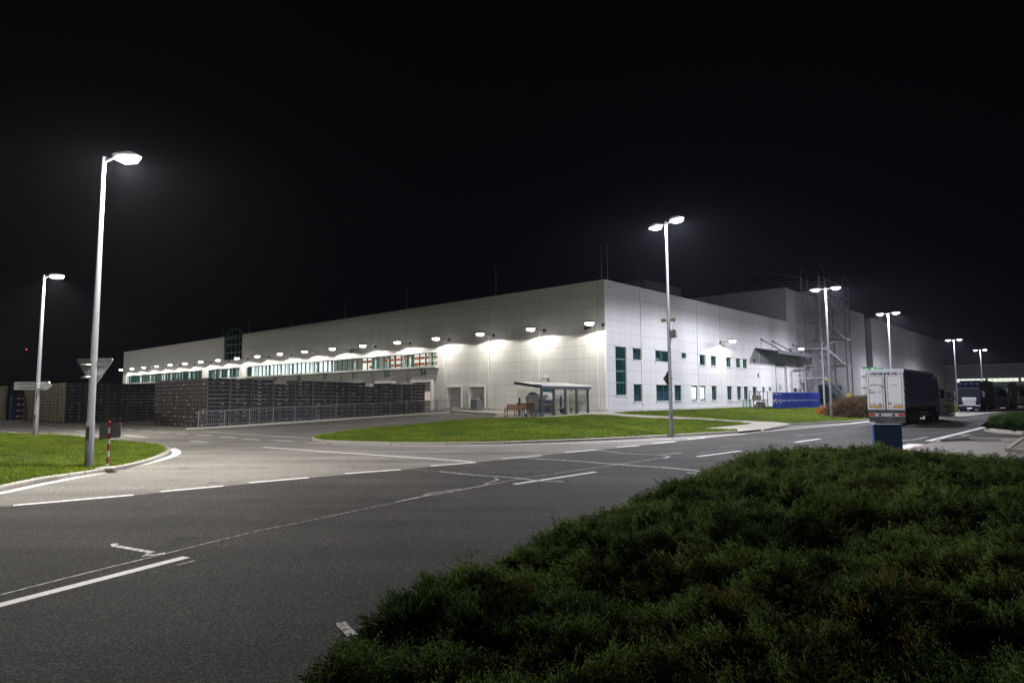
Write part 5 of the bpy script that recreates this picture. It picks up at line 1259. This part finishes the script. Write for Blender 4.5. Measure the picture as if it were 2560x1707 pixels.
def shoots(C, D, L, tint, rad_, sides=9):
    """feathery conifer sprays: a bending stem set with short needle-like twigs; C base, D unit direction, L length"""
    n = len(C); up = np.tile([0,0,1.0],(n,1)); A = np.cross(D, up); A /= np.linalg.norm(A,axis=1,keepdims=True)+1e-9; Bv = np.cross(A, D)
    Vs, Fs, Ts, off = [], [], [], 0
    def spike(P0, P1, r, s0, s1):
        nonlocal off
        d = P1-P0; d /= np.linalg.norm(d,axis=1,keepdims=True)+1e-9; a = np.cross(d, up+rng.normal(0,.5,(n,3))); a /= np.linalg.norm(a,axis=1,keepdims=True)+1e-9; b = np.cross(d, a)
        rr = r[:,None]; mid = P0+(P1-P0)*.4
        V = np.stack([P0, mid+a*rr, mid+(-a*.5+b*.87)*rr, mid+(-a*.5-b*.87)*rr, P1], 1)
        base = off+np.arange(n)[:,None]*5; F = np.concatenate([base+np.array([k]) for k in ([1,2,4],[2,3,4],[3,1,4])], 0)
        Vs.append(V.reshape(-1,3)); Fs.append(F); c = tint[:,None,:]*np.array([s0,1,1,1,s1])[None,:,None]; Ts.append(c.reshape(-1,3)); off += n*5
    Ln = L[:,None]; bend = np.array([0,0,.22])
    spike(C, C+D*Ln*.95+bend*Ln*.9, rad_*.7, .6, 1.1)
    for k in range(sides):
        f = .12+.84*k/sides; ph = math.pi*(k%2)+rng.normal(0,.55,n); s = (np.cos(ph)[:,None]*A+np.sin(ph)[:,None]*Bv)
        P0 = C+D*Ln*f+bend*Ln*f*f; d = D*.70+s*.72+np.array([0,0,.08]); l = (L*(.46-.30*f)*rng.uniform(.6,1.35,n))[:,None]
        spike(P0, P0+d*l, rad_, .7, 1.4)
    return np.concatenate(Vs), np.concatenate(Fs), np.concatenate(Ts)
def conifer(name, poly, hmax, spacing, per, L0, r0, label, seed, colr, cat='juniper', edge=1.0, z0=0.0, odd=.03, kind='stuff', sides=11):
    global rng
    rng = np.random.default_rng(seed)
    pts = scatter(poly, 3.2/spacing**2); keep = []; grid = {}
    for p in pts:                                        # thin to a minimum spacing
        k = (int(p[0]//spacing), int(p[1]//spacing)); ok = True
        for i in (-1,0,1):
            for j in (-1,0,1):
                for q in grid.get((k[0]+i,k[1]+j),()):
                    if (p[0]-q[0])**2+(p[1]-q[1])**2 < (spacing*.72)**2: ok = False
        if ok: keep.append(p); grid.setdefault(k,[]).append(p)
    C = np.array(keep); pa = np.array(poly); dist = np.full(len(C), 1e9)
    for i in range(len(pa)):
        a, b = pa[i-1], pa[i]; ab = b-a; t = np.clip(((C-a)@ab)/(ab@ab+1e-9),0,1); dist = np.minimum(dist, np.linalg.norm(C-(a+t[:,None]*ab),axis=1))
    e = np.clip(dist/edge,0,1); hgt = hmax*(.66+.34*np.sqrt(e))*(.48+.55*noise2(C[:,0],C[:,1],1.0,seed)+.62*noise2(C[:,0],C[:,1],.38,seed+1))
    # inside of the plant: bumpy mass, shade put into its dark tint, sprays set all over it
    lo, hi = pa.min(0)-.4, pa.max(0)+.4; st = .07 if spacing < .4 else .12; nx, ny = int((hi[0]-lo[0])/st)+1, int((hi[1]-lo[1])/st)+1
    H = np.zeros((nx,ny)); gx_, gy_ = lo[0]+st*np.arange(nx), lo[1]+st*np.arange(ny); rr_ = spacing*1.15
    for q, hq in zip(C, hgt):
        i0, i1 = max(0,int((q[0]-lo[0]-rr_)/st)), min(nx,int((q[0]-lo[0]+rr_)/st)+2); j0, j1 = max(0,int((q[1]-lo[1]-rr_)/st)), min(ny,int((q[1]-lo[1]+rr_)/st)+2)
        d2 = (gx_[i0:i1,None]-q[0])**2+(gy_[None,j0:j1]-q[1])**2; H[i0:i1,j0:j1] = np.maximum(H[i0:i1,j0:j1], hq*np.sqrt(np.clip(1-d2/rr_**2,0,1)))
    gxx, gyy = np.gradient(H, st)
    def bil(A, p):
        u, v = (p[:,0]-lo[0])/st, (p[:,1]-lo[1])/st; i, j = np.clip(u.astype(int),0,nx-2), np.clip(v.astype(int),0,ny-2); fu, fv = u-i, v-j
        return (A[i,j]*(1-fu)+A[i+1,j]*fu)*(1-fv)+(A[i,j+1]*(1-fu)+A[i+1,j+1]*fu)*fv
    p = scatter(poly, per); pd = np.hypot(p[:,0],p[:,1]); p = p[rng.random(len(p)) < np.clip((4.6/pd)**1.15, .16, 1)]
    hp_ = bil(H,p); p = p[hp_ > .05]; n = len(p); hp_ = bil(H,p); sx, sy = np.clip(bil(gxx,p),-2.2,2.2), np.clip(bil(gyy,p),-2.2,2.2)
    nv = np.c_[-sx,-sy,np.ones(n)]; nv /= np.linalg.norm(nv,axis=1,keepdims=True)
    far = np.clip(np.hypot(p[:,0],p[:,1])/4.8,1,3.2)
    ang = 6.283*2*noise2(p[:,0],p[:,1],.55,seed+2)+rng.normal(0,.5,n); comb = np.c_[np.cos(ang),np.sin(ang),np.zeros(n)]   # branches comb their sprays one way
    D = nv*.45+comb*rng.uniform(.45,1.15,(n,1))+np.array([0,0,.14])+rng.normal(0,.16,(n,3)); D /= np.linalg.norm(D,axis=1,keepdims=True)
    L = L0*rng.uniform(.55,1.35,n)*far**.45*np.where(rng.random(n) < .12, 1.5, 1.0); base_p = np.c_[p, z0+hp_]-D*(L*.30)[:,None]; base_p[:,2] = np.maximum(base_p[:,2], .03)
    t = np.clip(noise2(p[:,0],p[:,1],.9,seed+5)*.65+.5*rng.random(n),0,1)[:,None]; tint = np.array(colr[0])*(1-t)+np.array(colr[1])*t; tint *= rng.uniform(.65,1.25,(n,1))
    if odd > 0:
        od = (noise2(p[:,0],p[:,1],.7,seed+9) > .90) & (rng.random(n) < .45); tint[od] = np.array([.15,.10,.03])*rng.uniform(.5,1.1,(od.sum(),1))
    V, F, T = shoots(base_p, D, L, tint, r0*far**.75, sides)
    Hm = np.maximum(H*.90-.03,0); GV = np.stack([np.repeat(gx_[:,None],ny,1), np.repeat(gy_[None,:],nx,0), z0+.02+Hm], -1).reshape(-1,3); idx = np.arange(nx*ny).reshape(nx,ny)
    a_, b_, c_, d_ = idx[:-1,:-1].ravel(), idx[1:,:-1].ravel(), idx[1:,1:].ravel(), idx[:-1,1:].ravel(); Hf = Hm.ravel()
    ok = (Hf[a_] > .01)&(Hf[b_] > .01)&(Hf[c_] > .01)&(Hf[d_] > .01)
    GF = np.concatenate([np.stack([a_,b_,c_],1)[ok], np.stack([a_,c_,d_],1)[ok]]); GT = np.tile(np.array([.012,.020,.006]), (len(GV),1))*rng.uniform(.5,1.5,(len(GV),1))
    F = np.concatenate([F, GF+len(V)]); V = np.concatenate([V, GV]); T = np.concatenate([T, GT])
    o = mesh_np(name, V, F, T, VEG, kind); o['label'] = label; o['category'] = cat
    return o
jun_px = [(640,1760),(760,1650),(850,1585),(1010,1492),(1180,1410),(1330,1322),(1560,1250),(1690,1200),(1790,1168),(1870,1146),(1960,1132),(2060,1128),(2180,1127),(2280,1130),(2400,1150),(2500,1165),(2600,1178),(2800,1200),(3000,1330)]
jz = .46
jun = [tuple(G(*p, dz=jz)[:2]) for p in jun_px]+[(7.0,3.6),(4.0,2.2),(.6,2.2),(-.9,2.4)]
def inset(poly, d):
    c = np.array(poly).mean(0); return [tuple(np.array(p)+(c-np.array(p))/np.linalg.norm(c-np.array(p))*d) for p in poly]
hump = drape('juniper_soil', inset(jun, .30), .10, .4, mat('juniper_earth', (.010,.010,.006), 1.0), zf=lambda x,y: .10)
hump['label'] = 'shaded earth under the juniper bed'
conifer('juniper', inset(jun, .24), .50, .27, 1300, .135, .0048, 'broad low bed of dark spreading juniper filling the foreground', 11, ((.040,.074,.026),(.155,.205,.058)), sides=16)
kj = [Vector((*jun[k], 0))+Vector((.22,-.12,0)) for k in range(12)]
kerb('kerb', kj, 'pale kerb stones half hidden under the juniper edge', w=.14, h=.1)
conifer('low_shrub', inset([tuple(p[:2]) for p in shW], .35), .55, .5, 900, .16, .0045, 'low green ground-cover shrub in the kerbed bed at the right', 21, ((.03,.06,.016),(.07,.12,.03)), cat='shrub', edge=.6, z0=.1, odd=0, sides=8)
def twig_bush(name, label, cx, cy, z0, rx, ry, h, n, cols, seed, twig=.02, L=.5, group=None, rot=ANG):
    r = np.random.default_rng(seed); az = r.random(n)*6.283; el = np.arcsin(r.random(n)**.8); rr = r.random(n)**.33
    D = np.c_[np.cos(az)*np.cos(el), np.sin(az)*np.cos(el), np.sin(el)]
    lump = .86+.28*noise2(az*3, el*4, 1.0, seed)
    sq = 1/np.maximum.reduce([np.abs(D[:,0]),np.abs(D[:,1]),np.abs(D[:,2])*.9+.25])**.55
    P = D*np.c_[rx*rr*lump*sq, ry*rr*lump*sq, h*rr*lump*sq*.85]; P[:,2] += .05
    d = D*.7+r.normal(0,.6,(n,3))+np.array([0,0,.55]); d /= np.linalg.norm(d,axis=1,keepdims=True)
    c, s = math.cos(rot), math.sin(rot); Rm = np.array([[c,s,0],[-s,c,0],[0,0,1]]); P = P@Rm+np.array([cx,cy,z0])
    a = np.cross(d, r.normal(0,1,(n,3))); a /= np.linalg.norm(a,axis=1,keepdims=True); l = (L*r.uniform(.4,1.2,n))[:,None]
    V = np.stack([P-a*twig, P+a*twig, P+d*l], 1); t = r.random(n)[:,None]; col = (np.array(cols[0])*(1-t)+np.array(cols[1])*t)*r.uniform(.6,1.3,(n,1))
    o = mesh_np(name, V.reshape(-1,3), np.arange(n*3).reshape(-1,3), np.repeat(col,3,axis=0), VEG); tag(o, label, 'bush'); return o
hp = L2W(18.4,-14.0); twig_bush('brown_hedge', 'rounded leafless brown hedge between the twin lamp and the white lorry', hp.x, hp.y, Zg(hp.x,hp.y)+.05, 2.6, 1.9, 1.95, 26000, ((.07,.043,.028),(.13,.088,.052)), 5, .018, .42)
op = G(2060,1040); twig_bush('orange_bush', 'small sparse orange-leaved bush at the foot of the brown hedge', op.x, op.y, op.z+.05, .7, .6, .9, 900, ((.35,.10,.03),(.30,.14,.04)), 8, .03, .18)
for k,(px,D,rx,hh,lab) in enumerate(((2140,66,2.4,2.15,'loose green shrub behind the brown hedge at the foot of the stair tower'),(2165,64,1.5,2.2,'small green shrub beside the white and green rack'))):
    q = pD(px,1000,D); twig_bush('green_shrub', lab, q.x, D, 0.1, rx, 1.3, hh, 5000, ((.02,.06,.015),(.05,.11,.03)), 30+k, .04, .3)
# yellow-striped barrier below the stairs, distant lights
YB_ = thing('striped_barrier', 'small yellow and grey striped barrier under the stair tower', 'barrier', L2W(46.5,-6.0,.5), ANG)
m = MB()
for k in range(4): m.box(0,2.6,-.03,.03,.8+.3*k,.95+.3*k,0); m.box(0,2.6,-.03,.03,.95+.3*k,1.1+.3*k,1)
m.build('board', [mat('yellow_paint', (.5,.38,.03), .5), GALVD], YB_)
m = MB(); m.box(0,.08,-.05,.05,-.2,2.1); m.box(2.5,2.6,-.05,.05,-.2,2.1); m.build('post', GALVD, YB_)
for px,py,D,c,lab in ((66,874,300,(1,.05,.02),'tiny red obstruction lamp on a far mast at the left'),(123,957,180,(1,.9,.95),'small white far-off lamp above the left crates')):
    q = pD(px,py,D); t = thing('far_mast', lab, 'mast', (q.x,q.y,0)); s = MB(); s.tube([(0,0,0),(0,0,q.z)], [.12,.05], 6); s.build('pole', DKST, t)
    s = MB(); s.tube([(0,0,q.z),(0,0,q.z+.18),(0,0,q.z+.36)], [.14,.2,.05], 8); s.build('lamp', mat('far_lamp_%d'%px, c, .5, emit=c, estr=7.0), t)

# ------------------------------------------------------------------ thin haze volume added to give the lamps a halo
HZ = 0.0001
if HZ > 0:
    m = bpy.data.materials.new('halo_haze'); m.use_nodes = True; nt = m.node_tree; nt.nodes.remove(nt.nodes['Principled BSDF'])
    pv = N(nt, 'ShaderNodeVolumePrincipled'); pv.inputs['Density'].default_value = HZ; pv.inputs['Color'].default_value = (.82,.85,1,1); pv.inputs['Anisotropy'].default_value = .55
    nt.links.new(pv.outputs[0], nt.nodes['Material Output'].inputs['Volume'])
    hb = MB(); hb.box(-260,330,-40,420,-2,26); tag(hb.build('haze', m), 'thin haze added to give the lamps a faint halo', kind='stuff')
